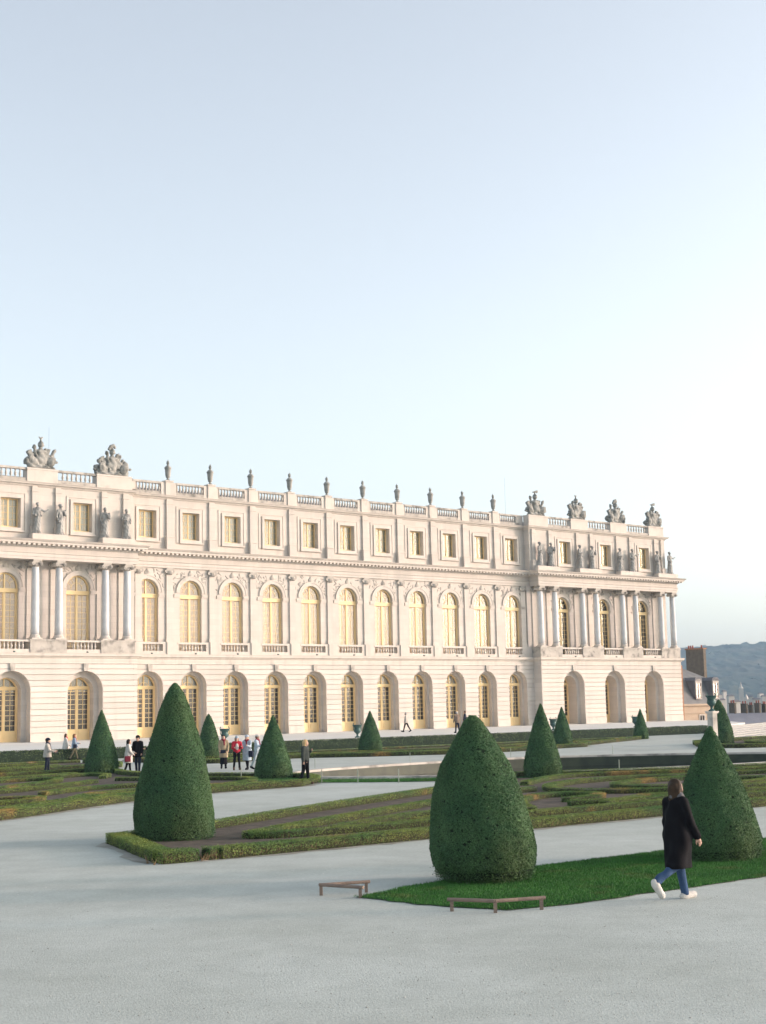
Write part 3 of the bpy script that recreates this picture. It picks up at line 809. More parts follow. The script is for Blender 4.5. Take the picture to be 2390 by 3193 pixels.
# ------------------------------------------------------------------ trophies of arms on the pavilion roofs
def rotm(ax, ang):
    return np.array(Matrix.Rotation(ang, 3, ax))
def trophy(u0, u1, seed, label, helm, flags):
    r = random.Random(seed); c = (u0 + u1) / 2; w = (u1 - u0) / 2
    t = thing('trophy_of_arms', label, 'sculpture', UO(c, .42, 23.5), PAL_ROT, 'stone trophies of arms on the pavilion roofs')
    body = [('ell', (0, 0, .85), (.46, .34, .72), .1), ('ell', (0, 0, 1.45), (.52, .36, .3), .12), ('cap', (-.45, 0, 1.5), (-.75, .05, 1.15), .2, .14, .08), ('cap', (.45, 0, 1.5), (.78, .05, 1.2), .2, .14, .08),
            ('cap', (0, 0, 1.6), (0, 0, 1.85), .16, .14, .08), ('ell', (0, 0, .12), (w * .95, .40, .22), .1)]
    for k in range(14):
        x = r.uniform(-w * .9, w * .9); body.append(('ell', (x, r.uniform(-.2, .2), r.uniform(.15, .6) + .45 * (1 - abs(x) / w)), (r.uniform(.18, .36), .24, r.uniform(.18, .36)), .07))
    surf_obj('cuirass', body, .06, TROPHY, t, noise=lambda X, Y, Z: .03 * np.sin(9 * X + 3 * Z) * np.sin(8 * Z + 2 * Y))
    hz = 2.12
    hp = [('ell', (0, 0, hz), (.24, .3, .3), .05), ('cap', (-.22, -.1, hz - .1), (.22, -.1, hz - .1), .07, .07, .04), ('cap', (0, 0, hz + .25), (0, 0, hz + .42), .1, .07, .05)]
    if helm == 0: hp += [('cap', (0, 0, hz + .45), (x, 0, hz + .68), .06, .03, .03) for x in (-.22, -.08, .1, .24)]
    elif helm == 1: hp += [('cap', (a[0], 0, a[1]), (b[0], 0, b[1]), .14, .12, .05) for a, b in zip([(-.3, hz + .25), (-.15, hz + .5), (.12, hz + .6)], [(-.15, hz + .5), (.12, hz + .6), (.26, hz + .42)])]
    else: hp += [('cap', (-.3, 0, hz + .5), (.34, 0, hz + .62), .07, .14, .05), ('cap', (.2, 0, hz + .6), (.36, 0, hz + .46), .1, .06, .04)]
    surf_obj('helmet', hp, .05, TROPHY, t)
    for s_ in (-1, 1):
        for k in range(flags):
            a = s_ * (.20 + .24 * k + r.uniform(-.05, .06)); L_ = r.uniform(1.35, 1.75) - .22 * k
            p0 = np.array([s_ * (.30 + .20 * k), r.uniform(-.12, .12), .35]); dv = np.array([math.sin(a), 0, math.cos(a)])
            p1 = p0 + dv * L_; mid = p0 + dv * L_ * .55
            Rm = rotm('Y', a)
            if k % 2 == (0 if s_ > 0 else 1):
                pr = [('cap', p0, p1 + dv * .18, .05, .02, .03), ('box', mid + dv * .15, (.19, .10, .48), .05, .08, Rm), ('box', mid - dv * .35 + np.array([s_ * .08, 0, 0]), (.24, .14, .3), .05, .1, Rm), ('cap', mid + dv * .6, mid + dv * .3 + np.array([s_ * .28, 0, 0]), .10, .06, .06)]
                nm = 'banner'
            else:
                pr = [('cap', p0, p1, .17, .13, .06), ('ell', p1, (.17, .15, .2), .06, Rm), ('cap', p1, p1 + dv * .2 + np.array([s_ * .08, 0, 0]), .10, .03, .05), ('cap', p1 - dv * .15, p1 + np.array([s_ * .2, 0, -.02]), .08, .03, .05), ('cap', p1 - dv * .6, p1 - dv * .45 + np.array([s_ * .26, 0, 0]), .12, .05, .06)]
                nm = 'plumed_helmet'
            surf_obj(nm, pr, .05, TROPHY, t, noise=lambda X, Y, Z: .03 * np.sin(11 * X + 5) * np.sin(10 * Z))
        sx = s_ * w * .62
        Rm = rotm('Y', s_ * .5) @ rotm('X', .25)
        surf_obj('shield', [('ell', (sx, -.28, .62), (.36, .09, .52), .03, Rm), ('ell', (sx, -.36, .62), (.16, .08, .2), .04, Rm)], .05, TROPHY, t)
        p0 = np.array([s_ * .5, -.1, .35]); p1 = np.array([s_ * (w + .08), -.05, r.uniform(.35, .75)])
        surf_obj('cannon', [('cap', p0, p1, .1, .075, .02), ('cap', p1 - (p1 - p0) * .06, p1, .11, .11, .02)], .045, TROPHY, t)
TL = [('stone trophy of arms with tall spiked helmet, leftmost on the palace roof', 0), ('stone trophy of arms with curled plume helmet, beside the leftmost roof urn', 1)]
trophy(TRO_L[1][0], TRO_L[1][1], 11, TL[0][0], 0, 2)
trophy(TRO_L[0][0], TRO_L[0][1], 12, TL[1][0], 1, 3)
for (a, b), sd, lb, hm in zip(TRO_R, (13, 14, 15, 16), ('first trophy of arms on the right pavilion roof, with swept helmet plume', 'second trophy of arms on the right pavilion roof, with raised banner', 'third trophy of arms on the right pavilion roof, with round plumes', 'last trophy of arms at the right end of the palace roof'), (2, 0, 1, 2)):
    trophy(a, b, sd, lb, hm, 2)

# ------------------------------------------------------------------ statues in front of the attic
def statue(u, seed, label, arm, o=1.35, z=17.86, h=2.62):
    r = random.Random(seed); t = thing('roof_statue', label, 'statue', UO(u, o, z), PAL_ROT + r.uniform(-.4, .4), 'draped stone statues on the cornice')
    s_ = h / 1.72; sw = r.uniform(-.05, .05); f_ = -1
    pr = [('cap', (0, 0, .1), (sw, 0, .95), .20, .15, .08), ('cap', (.07, -.05, .06), (.05 + sw, -.03, .8), .13, .12, .06), ('ell', (sw, 0, 1.22), (.20, .14, .27), .08), ('cap', (sw - .18, 0, 1.38), (sw + .18, 0, 1.38), .07, .07, .06),
          ('cap', (sw, 0, 1.42), (sw + .01, -.01, 1.52), .055, .055, .04), ('ell', (sw + .015, -.02, 1.62), (.085, .10, .12), .02), ('cap', (sw + .015, -.11, 1.62), (sw + .015, -.13, 1.59), .015, .02, .01), ('ell', (sw + .01, .03, 1.67), (.10, .11, .09), .03),
          ('cap', (-.1, .06, .1), (.15 + sw, .08, 1.1), .10, .09, .08), ('cap', (-.17 + sw, -.07, .75), (.2 + sw, -.06, 1.0), .06, .05, .06)]
    if arm == 0:
        pr += [('cap', (sw - .2, 0, 1.37), (sw - .28, -.06, 1.12), .06, .05, .04), ('cap', (sw - .28, -.06, 1.12), (sw - .06, -.2, 1.12), .05, .04, .03), ('cap', (sw + .2, 0, 1.37), (sw + .27, .02, 1.1), .06, .05, .04), ('cap', (sw + .27, .02, 1.1), (sw + .22, -.12, .9), .05, .04, .03)]
    elif arm == 1:
        pr += [('cap', (sw - .2, 0, 1.37), (sw - .27, 0, 1.1), .06, .05, .04), ('cap', (sw - .27, 0, 1.1), (sw - .12, -.17, 1.0), .05, .04, .03), ('cap', (sw + .2, 0, 1.37), (sw + .36, -.08, 1.22), .06, .05, .04), ('cap', (sw + .36, -.08, 1.22), (sw + .56, -.14, 1.34), .045, .035, .03)]
    else:
        pr += [('cap', (sw + .2, 0, 1.37), (sw + .27, -.08, 1.14), .06, .05, .04), ('cap', (sw + .27, -.08, 1.14), (sw + .08, -.22, 1.3), .05, .04, .03), ('cap', (sw - .2, 0, 1.37), (sw - .25, .05, 1.05), .06, .05, .04), ('cap', (sw - .25, .05, 1.05), (sw - .2, 0, .84), .05, .04, .03), ('ell', (sw + .2, -.2, 1.25), (.09, .08, .2), .04)]
    fr = r.uniform(0, 6)
    P, Q = surf(pr, .026, noise=lambda X, Y, Z: np.where(Z < 1.25, .018, .006) * np.sin(38 * X + 9 * Z + fr) * np.cos(14 * Z + 20 * Y))
    obj('figure', np_mesh('figure', P * s_, Q, True), STATUE, t)
    m = MB(); m.lathe([(.42, 0), (.42, .12), (.36, .16)], 10); m.build('footing', STATUE, t)
statue(-13.35, 1, 'stone statue with one arm stretched out, leftmost on the cornice', 1)
statue(-11.25, 2, 'helmeted stone statue on the cornice, second from the left', 2)
statue(-7.0, 3, 'stone statue holding a child-sized bundle, third from the left on the cornice', 2)
statue(-4.85, 4, 'stone statue holding a lyre-like shape at the left pavilion corner', 0)
RLB = ['first statue of the right pavilion, draped stone figure facing left', 'second statue of the right pavilion, stone figure with folded arms', 'third statue of the right pavilion, beside the middle attic window', 'fourth statue of the right pavilion, at the middle attic window', 'fifth statue of the right pavilion, tall draped stone figure', 'sixth statue of the right pavilion, at the last attic window', 'seventh statue of the right pavilion, slender draped stone figure', 'last statue at the right corner of the palace, arm stretched out']
for k, u in enumerate((46.0, 47.75, 52.4, 54.35, 59.0, 61.1, 65.6, 67.75)): statue(u, 20 + k, RLB[k], (0, 2, 0, 2, 0, 1, 2, 1)[k])

# ------------------------------------------------------------------ bronze vases on the terrace
VASE_P = [(.19, 0), (.2, .06), (.12, .1), (.07, .16), (.09, .22), (.08, .26), (.16, .34), (.25, .42), (.28, .52), (.26, .56), (.235, .60), (.24, .74), (.30, .86), (.37, .91), (.37, .94), (.28, .95), (.24, .8)]
def vase(u, o, label, s=1.0, z=TER):
    t = thing('bronze_vase', label, 'vase', UO(u, o, z), PAL_ROT, 'green bronze vases on the terrace')
    t.scale = (s, s, s)
    m = MB(); m.lathe(VASE_P, 18); m.build('bowl', BRONZE, t, True)
    for s_ in (-1, 1):
        surf_obj('handle', [('cap', (s_ * .24, 0, .5), (s_ * .36, 0, .6), .03, .03, .02), ('cap', (s_ * .36, 0, .6), (s_ * .38, 0, .98), .03, .025, .02), ('cap', (s_ * .38, 0, .98), (s_ * .33, 0, 1.08), .035, .03, .02)], .02, BRONZE, t)
    return t
vase(-11.0, 26.0, 'green bronze vase rising behind the group of four walkers')
vase(.8, 26.0, 'green bronze vase left of the small cone in the middle')
vase(21.75, 26.0, 'green bronze vase half hidden left of the second cone on the right')
vase(32.1, 26.0, 'green bronze vase half hidden left of the farthest small cone')
VP = Vector((19.70, 89.6, 0.0))
t = thing('vase_pedestal', 'pale stone pedestal carrying a big green vase, left of the dark cone', 'pedestal', VP, PAL_ROT)
m = MB(); m.box(-.27, .27, -.27, .27, 0, .5); m.box(-.21, .21, -.21, .21, .5, 2.10); m.build('block', WEATH, t)
m = MB(); m.box(-.27, .27, -.27, .27, 2.10, 2.17); m.box(-.30, .30, -.30, .30, 2.17, 2.24); m.build('cap', TRIM, t)
bv = vase(40.3, 28.6, 'big green bronze vase on a stone pedestal right of the palace', 1.0, 2.24)
bv.location = (VP.x, VP.y, 2.24)

# ------------------------------------------------------------------ broad steps at the right
E0, E1 = np.array([25.5, 109.2]), np.array([30.4, 119.0]); T0, T1 = np.array([30.5, 130.2]), np.array([37.3, 145.9])
STEPM = M('step stone', (0.36, 0.365, 0.355), (0.31, 0.315, 0.30), 0.8, 0.9)
stp = thing('garden_steps', 'broad pale stone steps climbing to the terrace at the far right', 'steps', (27, 112, 0))
for k in range(7):
    a = (k) / 7.0; b = (k + 1) / 7.0 + (0.0)
    p0 = E0 + (T0 - E0) * a; p1 = E1 + (T1 - E1) * a; q0 = E0 + (T0 - E0) * b; q1 = E1 + (T1 - E1) * b
    dd = (p1 - p0) / np.linalg.norm(p1 - p0); de = (q1 - q0) / np.linalg.norm(q1 - q0)
    zt = .103 * (k + 1) - .004
    poly = [p0 - dd * 1.5, p1 + dd * 14, q1 + de * 14, q0 - de * 1.5]
    m = MB(); m.slab([(x - 27, y - 112) for x, y in poly], zt - .1 - (.05 if k else .098), zt); m.build('step', STEPM, stp)
    m = MB(); m.slab([(x - 27, y - 112) for x, y in [p0 - dd * 1.5, p1 + dd * 14, p1 + dd * 14 + (q1 - p1) * .09, p0 - dd * 1.5 + (q0 - p0) * .09]], zt + .001, zt + .02); m.build('nosing', WEATH, stp)
# ------------------------------------------------------------------ planting helpers
def tri_mesh(name, V, T, mi, mats, smooth=False):
    me = np_mesh(name, V, T, smooth)
    for m_ in mats: me.materials.append(m_)
    me.polygons.foreach_set('material_index', np.asarray(mi, np.int32))
    return me

def leaves(P, Nn, size, rng, aspect=.45, loose=.3):
    """small leaf faces that mostly lie along the clipped surface, some sticking out of it"""
    n = len(P)
    tilt = np.where(rng.uniform(0, 1, n) < loose, 1.3, .38)[:, None]
    n2 = Nn + rng.normal(size=(n, 3)) * tilt; n2 /= np.linalg.norm(n2, axis=1, keepdims=True)
    dv = rng.normal(size=(n, 3)); dv -= n2 * (dv * n2).sum(1, keepdims=True); dv /= np.linalg.norm(dv, axis=1, keepdims=True) + 1e-9
    sd = np.cross(n2, dv)
    L_ = size * rng.uniform(.6, 1.4, n)[:, None]
    a = P - sd * L_ * aspect - dv * L_ * .3; b = P + sd * L_ * aspect - dv * L_ * .3; c = P + dv * L_ * .9
    V = np.stack([a, b, c], 1).reshape(-1, 3)
    return V, np.arange(3 * n).reshape(-1, 3)

PROF_A = ([0, .06, .14, .31, .56, .81, .93, .98, 1], [.93, .98, 1.0, .925, .70, .40, .22, .10, .02])
PROF_B = ([0, .03, .08, .17, .30, .5, .69, .89, .97, 1], [.72, .88, .97, 1.0, .965, .84, .66, .30, .15, .05])
PROF_C = ([0, .05, .12, .3, .5, .7, .9, .98, 1], [.9, .97, 1.0, .86, .66, .43, .17, .06, .01])

def topiary(label, x, y, rad, h, n_leaf, size, prof, seed, lean=(0, 0)):
    rng = np.random.default_rng(seed)
    t = thing('topiary_yew', label, 'topiary', (x, y, 0), 0, 'clipped yew cones')
    k1, k2, k3 = rng.uniform(0, 6, 3)
    def lump(a, s):
        return 1 + .022 * np.sin(3 * a + k1 + 4 * s) + .018 * np.sin(5 * a - 7 * s + k2) + .012 * np.sin(9 * a + 11 * s + k3)
    ns, na = 46, 60
    s = np.linspace(0, 1, ns)[:, None]; a = np.linspace(0, 2 * np.pi, na, endpoint=False)[None, :]
    r = rad * np.interp(s, *prof) * lump(a, s) - .02
    z0 = .07
    X = r * np.cos(a) + lean[0] * s; Y = r * np.sin(a) + lean[1] * s; Z = z0 + (h - z0) * s + 0 * a
    V = np.stack([X, Y, Z], -1).reshape(-1, 3)
    i = (np.arange(ns - 1)[:, None] * na + np.arange(na)[None, :]); j = (np.arange(ns - 1)[:, None] * na + (np.arange(na)[None, :] + 1) % na)
    T = np.concatenate([np.stack([i, j, j + na], -1).reshape(-1, 3), np.stack([i, j + na, i + na], -1).reshape(-1, 3)])
    # leaves: area-weighted in s, with bare little holes
    ss = rng.uniform(0, 1, n_leaf * 3); rr = np.interp(ss, *prof)
    ss = ss[rng.uniform(0, 1, len(ss)) < (rr + .06)][:n_leaf]; n = len(ss)
    aa = rng.uniform(0, 2 * np.pi, n)
    nh = 150 if n_leaf > 60000 else 25                       # little bare holes, thicker towards the foot
    hs_ = rng.beta(1, 2.2, nh); ha = rng.uniform(0, 2 * np.pi, nh); hr = rng.uniform(.012, .034, nh)
    R1 = rad * np.interp(ss, *prof); Z1 = ss * h; keep = np.ones(n, bool)
    for q in range(nh):
        dx = ((aa - ha[q] + np.pi) % (2 * np.pi) - np.pi) * R1; dz_ = Z1 - hs_[q] * h
        keep &= (dx * dx + dz_ * dz_ * 1.6 > hr[q] ** 2 * rng.uniform(.4, 1.5, n))
    ss, aa = ss[keep], aa[keep]; n = len(ss)
    ds = 1e-3
    rA = rad * np.interp(ss, *prof) * lump(aa, ss); dr = rad * (np.interp(np.minimum(ss + .02, 1), *prof) - np.interp(np.maximum(ss - .02, 0), *prof)) / (.04 * h)
    Nn = np.stack([np.cos(aa), np.sin(aa), -dr], 1); Nn /= np.linalg.norm(Nn, axis=1, keepdims=True)
    P = np.stack([rA * np.cos(aa) + lean[0] * ss, rA * np.sin(aa) + lean[1] * ss, z0 + (h - z0) * ss], 1) + Nn * rng.uniform(-.03, .012, n)[:, None]
    fr = (ss < .05); P[fr] += np.stack([rng.normal(0, .03, fr.sum()), rng.normal(0, .03, fr.sum()), rng.normal(0, .05, fr.sum())], 1)
    P[:, 2] = np.maximum(P[:, 2], .03)
    LV, LT = leaves(P, Nn, size, rng)
    VV = np.concatenate([V, LV]); TT = np.concatenate([T, LT + len(V)])
    mi = np.concatenate([np.zeros(len(T)), np.ones(len(LT))])
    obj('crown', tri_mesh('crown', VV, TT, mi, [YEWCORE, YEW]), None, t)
    m = MB(); m.lathe([(.16, -.02), (.12, .1), (.09, h * .4), (.02, h * .8)], 8); m.build('trunk', BARK, t)
    return t
topiary('big yew cone standing in the left front hedge bed', -4.78, 33.19, .885, 3.46, 150000, .021, PROF_A, 1)
topiary('broad egg-shaped yew on the near lawn by the two low rails', 1.5, 24.13, .85, 2.64, 170000, .019, PROF_B, 2, (-.11, .03))
topiary('broad yew cone at the right behind the woman in black', 5.80, 26.75, .84, 2.34, 150000, .019, PROF_C, 3, (.03, 0))
topiary('yew cone left of the couple in white and black', -13.76, 71.07, .80, 3.02, 30000, .045, PROF_C, 4)
topiary('dark yew cone half hidden behind the big left cone', -10.95, 90.38, .70, 2.71, 16000, .055, PROF_A, 5)
topiary('yew cone beside the blonde woman at the round lawn', -4.78, 61.65, .78, 2.62, 32000, .042, PROF_C, 6)
topiary('small yew cone in the middle, right of a green vase', -1.16, 97.92, .80, 2.67, 15000, .055, PROF_C, 7)
topiary('yew cone beside the pool, in front of the right pavilion corner', 6.01, 57.84, .735, 2.85, 34000, .042, PROF_C, 8)
topiary('smaller yew cone just right of the poolside cone', 11.82, 100.12, .69, 2.67, 14000, .055, PROF_C, 9)
topiary('smallest farthest yew cone before the right pavilion arches', 19.99, 116.74, .575, 2.37, 9000, .06, PROF_C, 10)
topiary('dark yew cone next to the big vase at the far right', 22.09, 98.32, .86, 2.94, 15000, .055, PROF_A, 11)

def resample(path, step):
    p = np.asarray(path, float); out = [p[0]]
    for a, b in zip(p[:-1], p[1:]):
        L_ = np.linalg.norm(b - a); n = max(1, int(round(L_ / step)))
        for k in range(1, n + 1): out.append(a + (b - a) * k / n)
    return np.array(out)
def hedge(parent, path_uo, w, h, dens, size, seed, mats=None, name='hedge', z0=0.0, stems=0, smooth=True, label=None):
    """low clipped hedge along a path: a bumpy core wrapped in small leaves"""
    rng = np.random.default_rng(seed)
    dens, size = (dens * 2.6, size * .62) if mats is None else (dens, size)
    pth = spline(path_uo) if smooth and len(path_uo) > 2 else path_uo
    pw = np.array([UO(u, o)[:2] for u, o in pth])
    pw = resample(pw, .22 if dens > 400 else .5)
    base = np.array(parent.location[:2]) if parent is not None else np.zeros(2)
    pw = pw - base
    t = np.gradient(pw, axis=0); t /= np.linalg.norm(t, axis=1, keepdims=True) + 1e-9
    nn = np.stack([-t[:, 1], t[:, 0]], 1)
    sec = np.array([(-.5, 0), (-.52, .35), (-.49, .8), (-.38, .98), (0, 1.0), (.38, .98), (.49, .8), (.52, .35), (.5, 0)])
    k = len(sec); n = len(pw)
    wj = 1 + rng.normal(0, .05, (n, k)); hj = 1 + rng.normal(0, .04, (n, 1))
    V = np.zeros((n, k, 3))
    V[..., :2] = pw[:, None, :] + nn[:, None, :] * ((w - .05) * sec[None, :, 0] * wj)[..., None]
    V[..., 2] = z0 + (h - .03) * sec[None, :, 1] * hj
    i = np.arange(n - 1)[:, None] * k + np.arange(k - 1)[None, :]
    T = np.concatenate([np.stack([i, i + 1, i + k + 1], -1).reshape(-1, 3), np.stack([i, i + k + 1, i + k], -1).reshape(-1, 3)])
    ends = []
    for e in (0, n - 1): ends += [(e * k, e * k + q, e * k + q + 1) for q in range(1, k - 1)]
    T = np.concatenate([T, np.array(ends)])
    L_ = np.linalg.norm(np.diff(pw, axis=0), axis=1).sum(); nl = int(L_ * dens)
    per = np.array([0, .3, .62, .72, .95]); 
    f = rng.uniform(0, n - 1.001, nl); fi = f.astype(int); ft = (f - fi)[:, None]
    c = pw[fi] * (1 - ft) + pw[fi + 1] * ft; nv = nn[fi]
    q = rng.uniform(0, 1, nl); tot = 2 * h + w
    q = q * tot
    side = np.where(q < h, -1, np.where(q > h + w, 1, 0))
    lat = np.where(side == 0, (q - h) / w - .5, side * .5); hz = np.where(side == -1, q / h, np.where(side == 1, (tot - q) / h, 1.0))
    hz = np.where(side != 0, .06 + .94 * np.clip(hz, 0, 1) ** .8, hz)
    kp = (side == 0) | (rng.uniform(0, 1, nl) < .25 + .5 * hz)      # clipped tops are dense, the sides thin and twiggy
    side, lat, hz, c, nv = side[kp], lat[kp], hz[kp], c[kp], nv[kp]; nl = int(kp.sum())
    P = np.zeros((nl, 3)); P[:, :2] = c + nv * (w * lat)[:, None]; P[:, 2] = z0 + h * hz
    N3 = np.zeros((nl, 3)); N3[:, :2] = nv * np.where(side == 0, 0, side)[:, None]; N3[:, 2] = np.where(side == 0, 1, .15)
    P += rng.normal(0, .011, P.shape)
    P[:, 2] = np.maximum(P[:, 2], z0 + .01)
    for e, sg in ((0, -1), (n - 1, 1)):                      # the two cut ends
        ne = int(w * h * dens * 1.4) + 6
        Pe = np.zeros((ne, 3)); Pe[:, :2] = pw[e] + nn[e] * (rng.uniform(-.5, .5, (ne, 1)) * w) + t[e] * sg * .01; Pe[:, 2] = z0 + rng.uniform(.05, 1, ne) * h
        Ne = np.zeros((ne, 3)); Ne[:, :2] = t[e] * sg
        P = np.concatenate([P, Pe]); N3 = np.concatenate([N3, Ne])
    LV, LT = leaves(P, N3, size, rng, .42, .22)
    VV = [V.reshape(-1, 3), LV]; TT = [T, LT + n * k]; mi = [np.zeros(len(T)), np.ones(len(LT))]
    stems = stems * 1.6 if stems else 0
    if stems:
        ns_ = int(L_ * stems); f = rng.uniform(0, n - 1.001, ns_); fi = f.astype(int); c = pw[fi]; nv = nn[fi]; tv = t[fi]
        sd = rng.choice([-1, 1], ns_)[:, None]
        b = np.concatenate([c + nv * sd * (w * .36) + tv * rng.uniform(-.2, .2, (ns_, 1)), np.full((ns_, 1), z0)], 1)
        e = b + np.concatenate([nv * sd * (w * rng.uniform(.10, .22, (ns_, 1))) + tv * rng.normal(0, .05, (ns_, 1)), rng.uniform(.3, .85, (ns_, 1)) * h], 1)
        wv = np.concatenate([tv, np.zeros((ns_, 1))], 1) * .008
        SV = np.stack([b - wv, b + wv, e], 1).reshape(-1, 3)
        off = n * k + len(LV); VV.append(SV); TT.append(np.arange(3 * ns_).reshape(-1, 3) + off); mi.append(np.full(ns_, 2))
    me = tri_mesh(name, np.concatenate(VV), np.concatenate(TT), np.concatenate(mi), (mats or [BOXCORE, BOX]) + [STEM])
    return obj(name, me, None, parent)

STAIN = M('earth stained gravel', (0.27, 0.265, 0.23), (0.36, 0.36, 0.325), 1.6, 1.0, 0.3, 30.0, c3=(0.17, 0.155, 0.125), s3=1.2, t3=(.5, .7))
def bed(label, at, soil_uo):
    p = UO(*at)
    t = thing('parterre_bed', label, 'hedge bed', (p.x, p.y, 0), 0, 'box hedge beds of the parterre')
    if soil_uo:
        pts = [np.array(q) - np.array([p.x, p.y]) for q in world_poly(soil_uo)]
        m = MB(); m.slab([tuple(q) for q in pts], -.05, .03); m.build('soil', SOIL, t)
        c_ = np.mean(pts, 0); rj = random.Random(len(pts)); sk = []
        for a_, b_ in zip(pts, pts[1:] + pts[:1]):
            L_ = np.linalg.norm(b_ - a_); k_ = max(1, int(L_ / .5)); nn_ = np.array([b_[1] - a_[1], a_[0] - b_[0]]) / max(L_, 1e-6)
            if nn_ @ ((a_ + b_) / 2 - c_) < 0: nn_ = -nn_
            for q in range(k_): sk.append(tuple(a_ + (b_ - a_) * q / k_ + nn_ * rj.uniform(.30, .62)))
        tri_ = tessellate_polygon([[Vector((x, y, 0)) for x, y in sk]])
        m = MB(); m.add([(x, y, .006) for x, y in sk], [tuple(q) for q in tri_]); m.build('stained_gravel', STAIN, t)
    return t

# ---- front bed, with the big left cone in its tip
B1_back = [(-51.75, 84.0), (-48.4, 82.6), (-42, 79.3), (-36.1, 76.5), (-30.9, 74.0), (-28.0, 71.9), (-26.6, 70.9), (-24.7, 71.9), (-20.5, 74.0), (-14, 75.5), (-4, 77)]
b1 = bed('long front bed of box scrolls with the big cone in its tip', (-50, 85), [(-53.15, 88.5), (-51.75, 84.0)] + B1_back[1:] + [(-4, 88.5)])
hedge(b1, B1_back, .34, .21, 700, .032, 1, stems=10)
hedge(b1, [(-51.75, 84.0), (-52.5, 86.35), (-53.2, 88.45)], .40, .23, 1800, .026, 2, smooth=False)
hedge(b1, [(-53.35, 88.55), (-52.62, 88.62)], .42, .23, 1800, .026, 3, stems=90, smooth=False)
hedge(b1, [(-52.38, 88.66), (-52.2, 88.66)], .34, .24, 900, .026, 33, stems=240, smooth=False)
hedge(b1, [(-52.12, 88.66), (-45, 88.6), (-38, 88.55)], .42, .22, 1500, .027, 4, stems=70, smooth=False)
hedge(b1, [(-38, 88.55), (-30, 88.5), (-4, 88.5)], .42, .22, 800, .032, 5, stems=50, smooth=False)
hedge(b1, [(-49.4, 85.7), (-48.6, 86.15), (-46, 86.3), (-40, 86.3), (-34, 86.3), (-20, 86.2), (-6, 86.0)], .34, .18, 750, .03, 6, stems=14)
hedge(b1, [(-49.4, 85.7), (-47, 84.4), (-44, 82.9), (-39.5, 80.7), (-36, 79.2), (-33.5, 78.6)], .34, .18, 750, .03, 7, stems=10)
hedge(b1, [(-47.2, 85.9), (-45, 84.9), (-43.2, 84.2), (-41.5, 84.4), (-41.3, 85.2), (-42.6, 85.6), (-44.6, 85.7)], .32, .18, 700, .03, 8)
hedge(b1, [(-40.4, 85.4), (-39.0, 83.6), (-37.2, 82.0), (-35.4, 81.3), (-34.6, 82.1), (-35.4, 83.2), (-36.9, 83.3)], .34, .18, 700, .03, 9)
hedge(b1, [(-24, 77.3), (-27, 76.5), (-30.3, 77.0), (-33.0, 78.8), (-33.4, 81.0), (-31.5, 82.9), (-28, 83.6), (-23, 83.4), (-16, 82.8)], .34, .18, 600, .032, 10)
hedge(b1, [(-24, 78.9), (-27.5, 78.4), (-30.2, 79.2), (-31.0, 80.7), (-29.6, 82.0), (-26.5, 82.2), (-24.4, 81.2), (-25.2, 80.1), (-27.3, 80.2)], .32, .18, 600, .032, 11)
hedge(b1, [(-37.5, 85.3), (-33, 85.0), (-29, 85.2), (-24, 85.0), (-18, 84.9)], .30, .18, 600, .032, 12)
hedge(b1, [(-37.9, 84.4), (-36.5, 84.9), (-34.4, 84.2), (-33.6, 84.6)], .30, .18, 600, .032, 13)
hedge(b1, [(-31.2, 75.9), (-28.4, 74.2), (-26.2, 73.4), (-24.2, 73.9), (-20, 75.8), (-13, 77.3), (-6, 78.4)], .34, .18, 600, .034, 14)
hedge(b1, [(-22, 77.6), (-18, 79.2), (-14.5, 79.3), (-12, 81), (-14, 82.3), (-18.5, 81.6), (-21.5, 80.4)], .32, .18, 450, .036, 15)
hedge(b1, [(-20, 86.0), (-16, 85.3), (-11, 84.2), (-6, 83.6)], .32, .18, 450, .036, 16)

# ---- left bed between the two diagonal paths
B2_front = [(-62, 80.5), (-56, 77.6), (-50.2, 74.8), (-46.5, 72.2), (-43.3, 70.3), (-39.3, 68.7), (-35.3, 68.2)]
B2_side = [(-35.3, 68.2), (-32.6, 65.6), (-31.4, 62.4), (-32.8, 59.0), (-34.0, 55.5), (-33.6, 52.0), (-32.7, 49.8), (-32.7, 48.3)]
b2 = bed('left bed of box scrolls in front of the man in the pale jacket', (-42, 62), B2_front + B2_side[1:] + [(-62, 51)])
hedge(b2, B2_front, .40, .26, 800, .034, 21, stems=36)
hedge(b2, B2_side, .36, .22, 500, .036, 22, stems=12)
hedge(b2, [(-32.7, 48.2), (-38, 48.6), (-46, 49.6), (-62, 51)], .38, .24, 350, .042, 23)
def shifted(path, do, du=0.0): return [(u + du, o - do) for u, o in path]
hedge(b2, shifted(B2_front[:-1], 1.7) + [(-37.2, 66.3)], .34, .18, 550, .036, 24)
hedge(b2, [(-37.2, 66.3), (-34.9, 64.6), (-34.0, 62.4), (-35.2, 60.2), (-37, 57.5)], .34, .18, 450, .038, 25)
hedge(b2, [(-58, 73.8), (-53, 71.4), (-49.5, 69.2), (-46.5, 68.9), (-45.6, 67.6), (-47.6, 66.7), (-50.4, 67.8), (-54, 69.6)], .32, .18, 500, .038, 26)
hedge(b2, [(-45.2, 69.4), (-43.2, 67.4), (-40, 66.2), (-38.2, 64.6), (-39.2, 63.2), (-41.8, 63.6), (-44.2, 65.2)], .34, .18, 500, .038, 27)
hedge(b2, [(-58, 68.4), (-53, 66.2), (-48.5, 64.2), (-44.6, 62.4), (-41.2, 60.6), (-38.5, 58.4)], .34, .18, 420, .04, 28)
hedge(b2, [(-56, 64.9), (-51.5, 63.2), (-47.4, 61.3), (-46.4, 59.7), (-48.4, 58.9), (-52, 60.4), (-57, 62.4)], .32, .18, 400, .04, 29)
